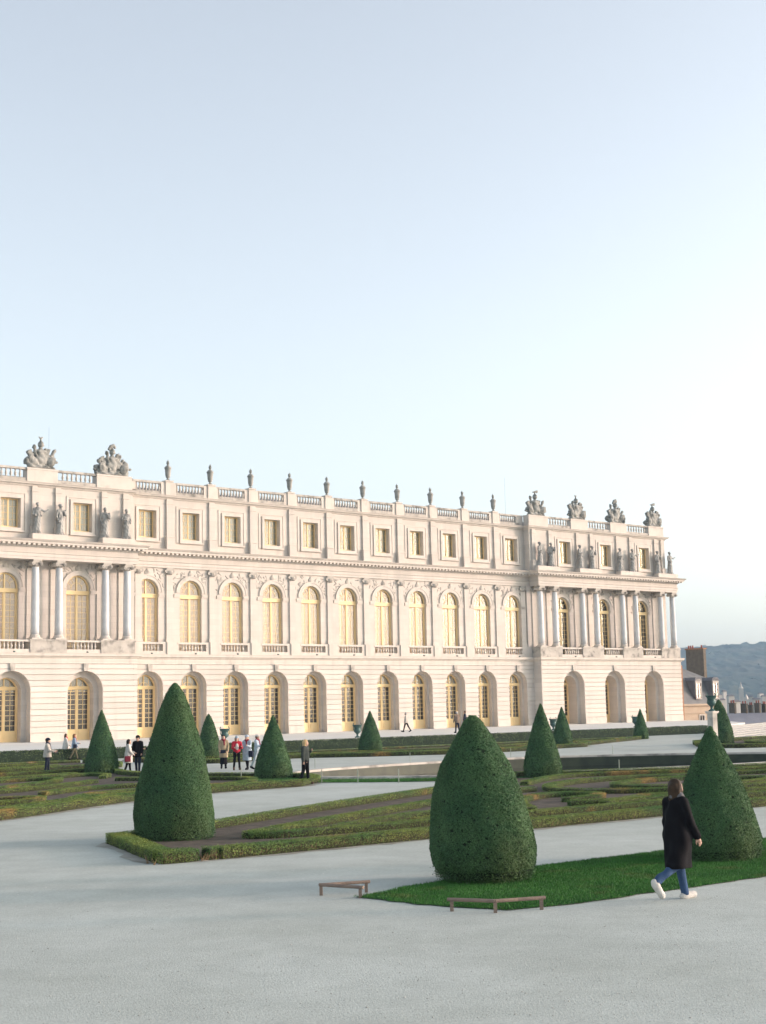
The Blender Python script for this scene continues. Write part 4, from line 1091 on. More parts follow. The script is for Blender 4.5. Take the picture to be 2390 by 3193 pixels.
hedge(b2, [(-44.2, 60.6), (-42, 59.0), (-39.2, 56.4), (-38.4, 54.5), (-40, 53.9), (-42.6, 55.4), (-45, 57.4)], .32, .18, 400, .042, 30)
hedge(b2, [(-58, 58.6), (-52, 56.6), (-47, 54.9), (-42, 52.6), (-37.6, 51.4), (-35.2, 50.4)], .34, .18, 350, .042, 31)
hedge(b2, [(-58, 55.0), (-52, 53.4), (-47, 52.0), (-41.5, 50.9)], .32, .18, 300, .044, 32)
hedge(b2, [(-36.4, 55.2), (-35.2, 53.4), (-35.4, 51.9), (-37.2, 52.6)], .32, .18, 350, .042, 34)

# ---- far left bed
b3 = bed('far left bed of low box hedge below the two girls in white and blue', (-40, 36), [(-72, 45), (-29.2, 43.2), (-27.6, 40), (-26, 33), (-72, 33)])
hedge(b3, [(-72, 45), (-50, 44.2), (-33, 43.4), (-29.2, 43.0), (-27.4, 40), (-26, 34)], .4, .25, 260, .05, 41)
hedge(b3, [(-70, 41.2), (-50, 41.0), (-36, 40.2), (-30.5, 39.4)], .34, .18, 240, .05, 42)
hedge(b3, [(-70, 37.6), (-52, 37.8), (-40, 36.9), (-29.8, 36.3)], .34, .18, 220, .05, 43)
hedge(b3, [(-70, 33.4), (-45, 33.4), (-26, 33.2)], .34, .18, 220, .05, 44)

# ---- far bed along the terrace, behind the pool
B4f = [(-23.2, 34.2), (-24.0, 38.0), (-23.2, 43.2), (-20, 42.4), (-16.2, 41.6), (-12.5, 44.2), (-8, 46.4), (-2, 46.6), (2.5, 45.3), (5.2, 44.8), (7.0, 43.0), (13, 39.8), (19, 36.9), (23.4, 34.6)]
b4 = bed('long far bed of low box hedge below the terrace, behind the pool', (0, 40), B4f + [(23, 33.0), (-23, 33.0)])
hedge(b4, B4f, .42, .26, 260, .05, 51)
hedge(b4, [(-22.4, 41.0), (-18, 39.8), (-15, 39.2), (-10, 41.6), (-4, 43.8), (1.5, 42.9), (6, 40.6), (14, 37.0)], .36, .18, 220, .05, 52)
hedge(b4, [(-22, 36.2), (-12, 37.9), (-3, 39.8), (4, 39.0), (12, 36.0)], .36, .18, 220, .05, 53)
hedge(b4, [(-23, 33.4), (0, 33.6), (22, 33.6)], .36, .18, 200, .05, 54)

# ---- bed at the far right, round the dark cone
b5 = bed('far right bed of low box hedge at the foot of the steps', (14, 52), [(5.2, 55.6), (8.2, 58.4), (30, 58), (30, 46), (14, 48.6)])
hedge(b5, [(30, 45.6), (14, 48.4), (9.4, 51), (5.4, 55.4), (8.4, 58.4), (30, 58)], .42, .26, 260, .05, 61)
hedge(b5, [(30, 49), (16, 50.6), (12.6, 53.6), (14, 56), (30, 55)], .36, .18, 220, .05, 62)

# ---- tall clipped hedge in front of the terrace wall
th = thing('tall_hedge', 'long taller clipped hedge running along the edge of the terrace', 'hedge', UO(0, 28, 0))
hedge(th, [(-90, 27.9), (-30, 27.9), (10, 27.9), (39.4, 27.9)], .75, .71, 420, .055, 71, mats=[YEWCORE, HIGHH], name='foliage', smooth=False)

# ------------------------------------------------------------------ pool, lawn ring
pc = np.mean(np.array(pool_s), 0)
def grow(poly, d_):
    p = np.array(poly); t = np.roll(p, -1, 0) - np.roll(p, 1, 0); t /= np.linalg.norm(t, axis=1, keepdims=True)
    nn = np.stack([t[:, 1], -t[:, 0]], 1)
    if ((p - pc) * nn).sum() < 0: nn = -nn
    return p + nn * d_
ct = UO(*pc)
def ring_mesh(name, prof):
    rows = []
    for d_, z in prof:
        g = grow(pool_s, d_); w_ = O2 + g[:, :1] * D2 + g[:, 1:] * N2
        rows.append(np.concatenate([w_ - np.array([ct.x, ct.y]), np.full((len(g), 1), z)], 1))
    n = len(pool_s); V = np.concatenate(rows); F = []
    for j in range(len(prof) - 1):
        i = np.arange(n); F.append(np.stack([j * n + i, j * n + (i + 1) % n, (j + 1) * n + (i + 1) % n, (j + 1) * n + i], 1))
    return np_mesh(name, V, np.concatenate(F))
pool = thing('fountain_basin', 'wide garden basin with pale stone rim and dark still water', 'basin', (ct.x, ct.y, 0))
obj('rim', ring_mesh('rim', [(.50, -.05), (.50, .06), (.46, .10), (.05, .11), (0, .09), (0, .0)]), WEATH, pool)
obj('inner_wall', ring_mesh('inner_wall', [(.0, .0), (-.004, -.16), (-.02, -.6)]), M('mossy wet stone', (0.05, 0.062, 0.04), (0.03, 0.04, 0.028), 1.5, 0.6), pool)
WATER = M('water', (0.012, 0.016, 0.014), None, 1, 0.06, spec=0.6)
nt = WATER.node_tree; bpn = nt.nodes.new('ShaderNodeBump'); bpn.inputs['Strength'].default_value = .06; bpn.inputs['Distance'].default_value = .02
nz = nt.nodes.new('ShaderNodeTexNoise'); nz.inputs['Scale'].default_value = 3.0; tcn = nt.nodes.new('ShaderNodeTexCoord')
nt.links.new(tcn.outputs['Object'], nz.inputs['Vector']); nt.links.new(nz.outputs['Fac'], bpn.inputs['Height']); nt.links.new(bpn.outputs[0], nt.nodes['Principled BSDF'].inputs['Normal'])
g = grow(pool_s, -.01); w_ = O2 + g[:, :1] * D2 + g[:, 1:] * N2 - np.array([ct.x, ct.y])
m = MB(); m.add([(x, y, -.45) for x, y in w_], [tuple(range(len(w_)))]); m.build('water', WATER, pool)

def grass(name, label, poly_uo, dens, blade, seed, base=None):
    """a sheet of turf with loose blades on it"""
    rng = np.random.default_rng(seed)
    poly = np.array(world_poly(poly_uo)); poly = resample(np.concatenate([poly, poly[:1]]), .25)[:-1]
    poly = poly + rng.normal(0, .028, poly.shape); lo, hi = poly.min(0), poly.max(0)
    n = int(np.prod(hi - lo) * dens); Q = rng.uniform(lo, hi, (n, 2))
    ins = np.zeros(n, bool); j = len(poly) - 1
    for i in range(len(poly)):
        a, b = poly[i], poly[j]
        c = ((a[1] > Q[:, 1]) != (b[1] > Q[:, 1])) & (Q[:, 0] < (b[0] - a[0]) * (Q[:, 1] - a[1]) / (b[1] - a[1] + 1e-12) + a[0]); ins ^= c; j = i
    Q = Q[ins]; n = len(Q)
    Q = Q + rng.normal(0, .03, Q.shape)
    P = np.concatenate([Q, np.full((n, 1), .012)], 1)
    a = rng.uniform(0, 2 * np.pi, n); sd = np.stack([np.cos(a), np.sin(a), 0 * a], 1) * (blade * .16)
    tip = P + np.stack([rng.normal(0, .35, n), rng.normal(0, .35, n), rng.uniform(.5, 1.25, n)], 1) * blade
    V = np.stack([P - sd, P + sd, tip], 1).reshape(-1, 3); T = np.arange(3 * n).reshape(-1, 3)
    b = len(V); m_ = len(poly)
    V = np.concatenate([V, np.concatenate([poly, np.full((m_, 1), .012)], 1)])
    fan = np.array(tessellate_polygon([[Vector((x, y, 0)) for x, y in poly]])) + b
    T2 = np.concatenate([T, fan]); mi = np.concatenate([np.zeros(len(T)), np.ones(len(fan))])
    o = obj(name, tri_mesh(name, V, T2, mi, [GRASS, TURF]), None)
    return tag(o, label, 'lawn', kind='stuff')
grass('lawn', 'strip of green lawn under the two near yew cones', [(-53.95, 95.3), (-53.9, 96.6), (-53.45, 98.0), (-52.5, 98.25), (-39, 98.3), (-39, 94.3), (-49, 94.4), (-52.5, 94.9)], 3600, .032, 5)
ringp = grow(pool_s, .78); ringo = grow(pool_s, 3.0)
sel = [i for i in range(len(pool_s)) if ringp[i][0] < -24.5 and ringp[i][1] > 60.0]
# walk the left end of the basin from far to near
sel = sorted(sel, key=lambda i: math.atan2(ringp[i][1] - pc[1], ringp[i][0] - pc[0]) % (2 * math.pi))
inner = [tuple(ringp[i]) for i in sel]; outer = [tuple(ringo[i]) for i in sel]
for k in range(0, len(sel) - 1):
    pass
quadstrip = inner + outer[::-1]
grass('lawn', 'curved band of green lawn round the left end of the basin', quadstrip, 500, .06, 6)

STK = [(-33.2, 66.8), (-32.6, 68.3), (-31.9, 69.9), (-34.0, 62.4), (-24.6, 54.8), (-18, 54.2), (-11.5, 55.0), (-6.2, 57.6), (-22, 72.1)]
STL = ['just right of the blonde woman', 'second one right of the blonde woman', 'third one right of the blonde woman', 'left of the cone beside the blonde woman', 'farthest left on the far side of the basin', 'second on the far side of the basin', 'third on the far side of the basin', 'fourth on the far side of the basin', 'alone on the near rim']
for k, (u, o_) in enumerate(STK):
    m = MB(); m.lathe([(.018, 0), (.016, .5), (.006, .54)], 6)
    q = UO(u, o_)
    tag(m.build('fence_stake', STAKE, loc=(q.x, q.y, 0)), 'thin pale stake of the basin fence, %s' % STL[k], 'stake', 'stakes round the basin')

# ------------------------------------------------------------------ low wooden corner rails
def rail(label, apex, ends, h, r=.028):
    t = thing('corner_rail', label, 'rail', (apex[0], apex[1], 0), 0, 'low wooden corner rails')
    ap = Vector((0, 0, 0))
    for p in [apex] + ends:
        m = MB(); x, y = p[0] - apex[0], p[1] - apex[1]
        m.box(x - .024, x + .024, y - .024, y + .024, -.02, h - .01); m.build('post', WOOD, t)
    for p in ends:
        e = Vector((p[0] - apex[0], p[1] - apex[1], h)); dv = (e - Vector((0, 0, h))).normalized()
        m = MB(); m.tube(Vector((0, 0, h + .012)) - dv * .03, e + dv * .06 + Vector((0, 0, .012)), r * 1.25, seg=8); m.build('rail', WOOD, t)
rail('low wooden corner rail on the gravel at the left tip of the lawn', (-1.06, 22.69), [(-.38, 22.95), (-.46, 22.28)], .145, .02)
rail('low wooden corner rail in front of the egg-shaped yew', (1.41, 20.40), [(.83, 20.65), (2.06, 20.62)], .145, .02)

# ------------------------------------------------------------------ loose stones lying on the near gravel
rng = np.random.default_rng(77)
n = 22000
q = 11.5 + 18 * rng.beta(1.0, 1.7, n); Xs = rng.uniform(-.32, .32, n) * q; Ys = q
PEB = np.stack([Xs, Ys, np.full(n, .002)], 1)
sz = rng.uniform(.003, .008, n) * np.where(rng.uniform(0, 1, n) < .04, 1.9, 1.0)
tet = np.array([(1, 0, 0), (-.5, .87, 0), (-.5, -.87, 0), (0, 0, 1.0)])
ang = rng.uniform(0, 6.28, n); ca_, sa_ = np.cos(ang)[:, None], np.sin(ang)[:, None]
VX = tet[None, :, 0] * ca_ - tet[None, :, 1] * sa_; VY = tet[None, :, 0] * sa_ + tet[None, :, 1] * ca_
V = PEB[:, None, :] + np.stack([VX, VY, np.broadcast_to(tet[None, :, 2] * .7, VX.shape)], -1) * sz[:, None, None] * rng.uniform(.7, 1.3, (n, 1, 3))
F = (np.arange(n) * 4)[:, None, None] + np.array([(0, 1, 3), (1, 2, 3), (2, 0, 3)])[None]
STONES = M('loose stones', (0.50, 0.50, 0.46), (0.40, 0.40, 0.37), 40.0, 0.95, rnd='island', amt=0.3)
pe = obj('gravel_stones', np_mesh('gravel_stones', V.reshape(-1, 3), F.reshape(-1, 3)), STONES)
tag(pe, 'loose pale stones scattered over the near gravel', 'gravel', kind='stuff')
# ------------------------------------------------------------------ people
SKIN = M('skin', (0.50, 0.32, 0.24), None, 1, 0.55)
def cloth(n, c, c2=None, rough=.9): return M(n, c, c2 or tuple(x * .8 for x in c), 9.0, rough, 0.25, 60.0, spec=0.15)
C_BLACK = cloth('black cloth', (0.006, 0.006, 0.008)); C_NAVY = cloth('navy cloth', (0.02, 0.026, 0.045)); C_JEAN = cloth('blue jeans', (0.045, 0.085, 0.17))
C_WHITE = cloth('white cloth', (0.62, 0.60, 0.56)); C_CREAM = cloth('pale jacket', (0.50, 0.47, 0.42)); C_BEIGE = cloth('beige coat', (0.36, 0.29, 0.19)); C_RED = cloth('red cloth', (0.45, 0.03, 0.05))
C_SKY = cloth('pale blue coat', (0.40, 0.48, 0.55)); C_WINE = cloth('wine red', (0.24, 0.035, 0.055)); C_GREY = cloth('grey cloth', (0.13, 0.13, 0.135)); C_TEAL = cloth('dark green grey cloth', (0.05, 0.06, 0.055)); C_KHAKI = cloth('khaki cloth', (0.12, 0.11, 0.07))
C_BROWN = cloth('brown leather', (0.10, 0.055, 0.035), rough=.6); C_PINK = cloth('pink knit', (0.6, 0.42, 0.42))
H_BROWN = cloth('brown hair', (0.075, 0.045, 0.026), (0.13, 0.08, 0.045), .6); H_BRUN = cloth('chestnut hair', (0.055, 0.034, 0.021), (0.03, 0.02, 0.013), .55); H_DARK = cloth('dark hair', (0.02, 0.014, 0.01), None, .6); H_BLOND = cloth('blonde hair', (0.58, 0.42, 0.22), (0.44, 0.30, 0.15), .6); H_GINGER = cloth('reddish hair', (0.26, 0.12, 0.05), None, .6); H_GREY = cloth('grey hair', (0.40, 0.38, 0.36), None, .7)

def person(label, x, y, face, H=1.68, z=0.0, legs=((18, 6), (-16, 12)), arms=((12, 20, 8), (-12, 20, 8)), top=None, top_hem=.86, top_r=1.0, trousers=C_BLACK, skirt=None, skirt_hem=.35, shoes=C_BLACK, hair=H_BROWN, hair_len=.12, hat=None, scarf=None, fine=False, head_turn=0.0, extra=None, group=None, turn_z=0.0, flare=0.0, inner=None, hoodcollar=None):
    """standing or walking figure facing `face` (radians); one continuous body with clothes as children"""
    h = .012 if fine else .022
    t = thing('person', label, 'person', (x, y, z), face, group)
    s = H / 1.70
    rad = math.radians
    J = {}
    feet = []
    for sd, (th_, kn) in zip((1, -1), legs):
        hip = np.array([0, .09 * sd, .90])
        knee = hip + .42 * np.array([math.sin(rad(th_)), 0, -math.cos(rad(th_))])
        a = rad(th_ - kn); ank = knee + .41 * np.array([math.sin(a), 0, -math.cos(a)])
        fp = max(min(a, .9), -1.3) if kn > 25 or th_ < -12 else (a * .3 if a > 0 else a * .8)
        toe = ank + np.array([.17 * math.cos(fp), .02 * sd, .17 * math.sin(fp) - .03]); heel = ank + np.array([-.05 * math.cos(fp), 0, -.05 * math.sin(fp) - .035])
        J[sd] = (hip, knee, ank, toe, heel); feet.append(min(toe[2], heel[2]) - .032)
    dz = -min(feet)
    up = np.array([0, 0, dz])
    A = {}
    for sd, (fwd, elb, abd) in zip((1, -1), arms):
        sh = np.array([0, .185 * sd, 1.38]); v = np.array([math.sin(rad(fwd)), sd * math.sin(rad(abd)), -math.cos(rad(fwd))]); v /= np.linalg.norm(v)
        el = sh + .28 * v; b = rad(fwd + elb); w = np.array([math.sin(b), -sd * .25 * math.sin(rad(elb)) + sd * math.sin(rad(abd)) * .5, -math.cos(b)]); w /= np.linalg.norm(w)
        wr = el + .24 * w; A[sd] = (sh, el, wr, w)
    tr = lambda p: tuple((np.array(p) + up) * s)
    S = lambda r: r * s
    def cap(a, b, r0, r1, k=.03): return ('cap', tr(a), tr(b), S(r0), S(r1), S(k))
    def ell(c, r, k=.03): return ('ell', tr(c), tuple(S(q) for q in r), S(k))
    ht = head_turn; hx, hy = math.cos(ht), math.sin(ht)
    hd = np.array([.02, 0, 1.575])
    body = [ell((0, 0, 1.18), (.105, .145, .26), .06), ell((0, 0, .93), (.11, .155, .13), .06), cap((0, -.13, 1.38), (0, .13, 1.38), .06, .06, .06), cap((0, 0, 1.40), (.015, 0, 1.50), .052, .05, .03),
            ell(hd, (.098, .078, .122), .02), cap(hd + np.array([.088 * hx, .088 * hy, .0]), hd + np.array([.112 * hx, .112 * hy, -.025]), .012, .018, .012), cap(hd + np.array([.06 * hx, .06 * hy, -.07]), hd + np.array([.078 * hx, .078 * hy, -.09]), .03, .028, .02),
            ell(hd + np.array([-.08 * hy, .08 * hx, 0]), (.02, .012, .03), .01), ell(hd + np.array([.08 * hy, -.08 * hx, 0]), (.02, .012, .03), .01)]
    for sd in (1, -1):
        hip, knee, ank, toe, heel = J[sd]; sh, el, wr, w = A[sd]
        body += [cap(hip, knee, .082, .052), cap(knee, ank, .052, .035), cap(heel, toe, .03, .026), cap(sh, el, .048, .037), cap(el, wr, .037, .027)]
        sv = np.array([0, sd, 0]); fw_ = np.cross(sv, w); palm = wr + w * .05
        body.append(cap(wr, palm + w * .02, .028, .034, .015))
        if fine:
            for q, (lat, ln) in enumerate(((-.026, .070), (-.009, .08), (.009, .076), (.026, .062))):
                b0 = palm + w * .035 + fw_ * lat; b1 = b0 + w * ln * .5; b2 = b1 + (w * .7 - sv * .6) * ln * .5
                body += [cap(b0, b1, .0095, .009, .004), cap(b1, b2, .009, .008, .004)]
            th0 = wr + w * .03 + fw_ * -.03; body += [cap(th0, th0 + w * .035 - fw_ * .03, .011, .0095, .006), cap(th0 + w * .035 - fw_ * .03, th0 + w * .07 - fw_ * .03 - sv * .01, .0095, .0085, .005)]
        else:
            for q in (-.02, 0, .02): body.append(cap(palm + fw_ * q, palm + fw_ * q + w * .085 - sv * .015, .012, .009, .006))
            body.append(cap(palm - fw_ * .02, palm - fw_ * .05 + w * .04, .012, .009, .006))
    surf_obj('body', body, h, SKIN, t)
    if fine: _ff = 1.9
    else: _ff = 1.0
    def fold(a, f_): return lambda X, Y, Z: a * _ff * np.sin(f_ / _ff * X + 7 * Z) * np.sin(f_ * .8 * Y - 5 * Z)
    if trousers:
        pr = [cap((0, -.07, .93), (0, .07, .93), .115, .115, .05)]
        for sd in (1, -1):
            hip, knee, ank, toe, heel = J[sd]
            pr += [cap(hip, knee, .098, .066), cap(knee, ank + (knee - ank) * .02, .066, .053)]
        surf_obj('trousers', pr, h, trousers, t, noise=fold(.006, 45))
    for sd in (1, -1):
        hip, knee, ank, toe, heel = J[sd]
        dvec = (toe - heel) / np.linalg.norm(toe - heel)
        surf_obj('shoe', [cap(heel, toe, .040, .037, .03), cap(heel + dvec * .03, ank, .042, .04, .04), cap(heel + dvec * .06, toe + dvec * .02, .043, .034, .04), cap(heel + dvec * .05 + (ank - heel) * .25, toe, .04, .03, .04)], h, shoes, t)
    if skirt:
        zt, zb = .98, skirt_hem
        pr = [cap((0, 0, zt), (0, 0, zb - .1), .13, .21, .04)]
        surf_obj('skirt', pr, h, skirt, t, noise=fold(.012, 28), clip=lambda X, Y, Z: np.maximum(S(zb + dz) - Z, Z - S(zt + dz)) + 0 * X + 0 * Y)
    if top:
        k_ = top_r
        pr = [ell((0, 0, 1.17), (.135 * k_, .175 * k_, .28), .06), ell((0, 0, .98), (.14 * k_, .18 * k_, .16), .06), cap((0, -.14, 1.38), (0, .14, 1.38), .078, .078, .06)]
        if top_hem < .86: pr.append(cap((0, 0, 1.0), (-.01, 0, top_hem - .16), .17 * k_, (.185 + flare) * k_, .06))
        for sd in (1, -1):
            if top_hem < .75: pr.append(cap(J[sd][0], J[sd][1], .125 * k_, .115 * k_, .08))
            sh, el, wr, w = A[sd]; pr += [cap(sh, el, .07, .06), cap(el, wr - w * .0, .06, .05)]
        surf_obj('coat' if top_hem < .8 else 'jacket', pr, h, top, t, noise=fold(.007, 34), clip=lambda X, Y, Z: np.where((np.abs(Y) < S(.19 + .04)) | (Z < S(.62 + dz)), S(top_hem + dz) - Z, -1.0) + 0 * X)
    if hair:
        c = hd + np.array([-.02 * hx, -.02 * hy, .025])
        pr = [ell(c, (.105, .094, .118), .02)]
        if hair_len > .05:
            b = hd + np.array([-.055 * hx, -.055 * hy, -.02]); pr += [cap(b, b + np.array([-.02 * hx, 0, -hair_len]), .075, .06, .03)]
            for sd in (1, -1):
                q = hd + np.array([-.02 * hx - sd * .07 * hy, -.02 * hy + sd * .07 * hx, 0]); pr.append(cap(q, q + np.array([-.01, 0, -hair_len]), .035, .03, .03))
        if fine:
            rh = random.Random(4)
            for q_ in range(26):
                an = rh.uniform(-2.2, 2.2) + math.pi; b0 = hd + np.array([math.cos(an + ht) * .088 - .01, math.sin(an + ht) * .082, rh.uniform(-.03, .06)])
                b1 = b0 + np.array([math.cos(an + ht) * .012, math.sin(an + ht) * .02 + rh.uniform(-.012, .012), -hair_len - rh.uniform(.0, .10)])
                pr.append(cap(b0, b1, rh.uniform(.012, .022), .006, .008))
        fx = hd
        surf_obj('hair', pr, h * .8, hair, t, noise=lambda X, Y, Z: .006 * np.sin(60 * X + 30 * Y) * np.sin(20 * Z), clip=lambda X, Y, Z: np.minimum(((X - S(fx[0])) * hx + (Y) * hy) - S(.045), S(fx[2] + dz + .055) - Z))
    if hat:
        surf_obj('hat', [ell(hd + np.array([-.01, 0, .06]), (.115, .1, .095), .02), cap(hd + np.array([-.075, 0, .045]), hd + np.array([.075, 0, .05]), .045, .045, .03)], h * .8, hat, t, clip=lambda X, Y, Z: S(hd[2] + dz + .02) - Z + 0 * X + 0 * Y)
    if scarf:
        surf_obj('scarf', [cap((.02, -.06, 1.45), (.02, .06, 1.45), .072, .072, .03), cap((-.03, 0, 1.45), (.06, .01, 1.44), .075, .07, .03)] + ([cap((.09, .02, 1.42), (.13, .03, 1.2), .045, .04, .03)] if not fine else []), h, scarf, t, noise=fold(.008, 50))
    if extra: extra(t, tr, S, J, A, h)
    return t

def bag_extra(mat, p, r, strap=None):
    def f(t, tr, S, J, A, h):
        surf_obj('bag', [('box', tr(p), tuple(S(q) for q in r), S(.025), S(.02))], h, mat, t)
        if strap: surf_obj('strap', [('cap', tr((p[0], p[1], p[2] + r[2])), tr(strap), S(.012), S(.012), S(.01))], h * .7, mat, t)
    return f
def cam_extra(mat, side=None, p=(.30, 0, 1.12)):
    def f(t, tr, S, J, A, h):
        surf_obj('camera', [('box', tr(p), (S(.035), S(.06), S(.04)), S(.012), S(.01)), ('cap', tr((p[0] + .03, p[1], p[2])), tr((p[0] + .10, p[1], p[2])), S(.035), S(.035), S(.01))], h * .8, mat, t)
    return f
PX = lambda a: math.radians(a)      # heading: 0 = +x (picture right), 90 = away from the viewer

person('woman in long black coat and blue jeans walking right past the near lawn', 4.10, 21.30, PX(28), 1.70, legs=((13, 4), (-20, 40)), arms=((-4, 12, 4), (14, 16, 5)), top=C_BLACK, top_hem=.47, top_r=1.06, trousers=C_JEAN, shoes=C_WHITE, hair=H_BRUN, hair_len=.12, scarf=C_GREY, fine=True, head_turn=.1)
person('blonde woman in dark jacket and black trousers standing by the basin lawn', -3.16, 56.45, PX(-25), 1.68, legs=((6, 2), (-8, 14)), arms=((-6, 138, 5), (0, 8, 6)), top=C_TEAL, top_hem=.88, top_r=1.05, trousers=C_BLACK, shoes=C_BROWN, hair=H_BLOND, hair_len=.22, head_turn=.3)
person('woman in beige coat, dark skirt and red scarf, leftmost of four walkers', -8.25, 74.2, PX(-80), 1.66, legs=((12, 4), (-10, 10)), arms=((10, 30, 8), (8, 30, 8)), top=C_BEIGE, top_hem=.56, top_r=1.08, skirt=C_BLACK, skirt_hem=.22, hair=H_DARK, hair_len=.2, scarf=C_WINE, extra=bag_extra(C_NAVY, (.17, -.04, .86), (.03, .12, .06)), group='four walkers behind the blonde woman')
person('girl in red and white jacket with pale hat, second of four walkers', -7.32, 71.6, PX(-75), 1.64, legs=((22, 4), (-20, 14)), arms=((20, 85, 8), (16, 80, 8)), top=C_RED, top_hem=.86, trousers=C_BLACK, shoes=C_BROWN, hair=H_GINGER, hair_len=.22, hat=C_SKY, extra=lambda t, tr, S, J, A, h: surf_obj('vest', [('ell', tr((.035, 0, 1.14)), (S(.125), S(.11), S(.26)), S(.05))], h, C_WHITE, t), group='four walkers behind the blonde woman')
person('woman in long pale blue coat and pale hat, third of four walkers', -6.86, 72.0, PX(-110), 1.66, legs=((14, 4), (-12, 10)), arms=((22, 85, 6), (18, 75, 6)), top=C_SKY, top_hem=.46, top_r=1.08, flare=.03, trousers=C_BLACK, hair=H_BLOND, hair_len=.05, hat=C_SKY, scarf=C_WINE, extra=bag_extra(C_NAVY, (.1, .26, .78), (.06, .09, .13), (.0, .15, 1.38)), group='four walkers behind the blonde woman')
person('woman in pale hat and light jeans partly hidden by the cone, last of four walkers', -6.42, 72.6, PX(-20), 1.66, legs=((16, 6), (-14, 14)), arms=((30, 70, 6), (24, 70, 6)), top=C_SKY, top_hem=.86, trousers=cloth('light jeans', (0.33, 0.40, 0.44)), hair=H_BROWN, hair_len=.05, hat=C_WHITE, scarf=C_WINE, group='four walkers behind the blonde woman')
person('man in pale jacket and dark knitted hat holding a camera among the left hedges', -16.55, 71.9, PX(5), 1.72, legs=((4, 2), (-5, 4)), arms=((22, 62, 6), (20, 58, 6)), top=C_CREAM, top_hem=.80, top_r=1.12, trousers=C_NAVY, hair=H_DARK, hair_len=.0, hat=C_NAVY, scarf=C_NAVY, extra=cam_extra(C_GREY, p=(.36, 0, 1.02)))
person('girl in white jacket, left of the two girls on the far left path', -20.35, 93.4, PX(10), 1.66, legs=((16, 4), (-14, 10)), arms=((10, 40, 6), (4, 20, 6)), top=C_WHITE, top_hem=.62, top_r=1.15, flare=.03, trousers=C_NAVY, hair=H_BROWN, hair_len=.2, scarf=C_RED, group='two girls on the far left path')
person('red-haired girl in blue denim jacket, right of the two girls on the far left path', -19.75, 93.1, PX(20), 1.64, legs=((18, 4), (-16, 12)), arms=((20, 60, 6), (6, 30, 6)), top=cloth('light denim', (0.28, 0.36, 0.46)), top_hem=.78, trousers=C_KHAKI, hair=H_GINGER, hair_len=.12, scarf=C_WINE, extra=bag_extra(C_NAVY, (.02, -.2, .92), (.09, .05, .10), (0, .12, 1.38)), group='two girls on the far left path')
person('walker with dark backpack almost hidden behind the left cone', -15.05, 76.5, PX(60), 1.66, legs=((14, 4), (-12, 8)), top=C_GREY, top_hem=.8, trousers=C_NAVY, hair=H_DARK, hair_len=.05, hat=C_SKY, extra=bag_extra(C_NAVY, (-.2, 0, 1.15), (.08, .13, .2)))
person('woman in short white coat carrying a red bag beside the man in black', -12.42, 70.8, PX(12), 1.60, legs=((8, 2), (-10, 8)), arms=((14, 55, 8), (10, 40, 10)), top=C_WHITE, top_hem=.52, top_r=1.14, flare=.02, trousers=C_BLACK, hair=H_DARK, hair_len=.14, extra=bag_extra(C_WINE, (-.05, -.25, .72), (.13, .05, .12), (0, -.16, 1.36)))
person('man in black coat and black cap talking to the woman in white', -12.06, 71.3, PX(-95), 1.76, legs=((6, 2), (-6, 4)), arms=((8, 22, 8), (10, 24, 8)), top=C_BLACK, top_hem=.72, top_r=1.12, trousers=C_NAVY, hair=H_DARK, hair_len=.0, hat=C_BLACK)
person('blond person in black coat and sunglasses half hidden by the big left cone', -11.35, 71.2, PX(-150), 1.70, legs=((6, 2), (-6, 4)), arms=((30, 60, 6), (10, 30, 6)), top=C_BLACK, top_hem=.6, top_r=1.06, trousers=C_BLACK, hair=H_BLOND, hair_len=.05, extra=lambda t, tr, S, J, A, h: surf_obj('sunglasses', [('cap', tr((.115, -.05, 1.59)), tr((.115, .05, 1.59)), S(.022), S(.022), S(.01))], .012, C_BLACK, t))
person('man in pale jacket and black trousers walking along the terrace', 1.66, 132.0, PX(165), 1.74, TER, legs=((18, 4), (-22, 10)), arms=((-8, 14, 6), (10, 16, 6)), top=C_CREAM, top_hem=.8, top_r=1.1, trousers=C_BLACK, hair=H_GREY, hair_len=.0)
person('man in brown jacket on the terrace, left of the near yew tip', 5.70, 121.0, PX(120), 1.72, TER, legs=((8, 2), (-10, 6)), arms=((10, 20, 8), (30, 40, 8)), top=cloth('tan jacket', (0.22, 0.17, 0.13)), top_hem=.8, trousers=C_NAVY, hair=H_GREY, hair_len=.0, hat=C_WHITE)
person('person in dark jacket on the terrace just behind the near yew tip', 7.3, 139.0, PX(180), 1.74, TER, legs=((8, 2), (-10, 6)), arms=((10, 20, 8), (8, 20, 8)), top=C_NAVY, top_hem=.8, trousers=C_NAVY, hair=H_BROWN, hair_len=.0)

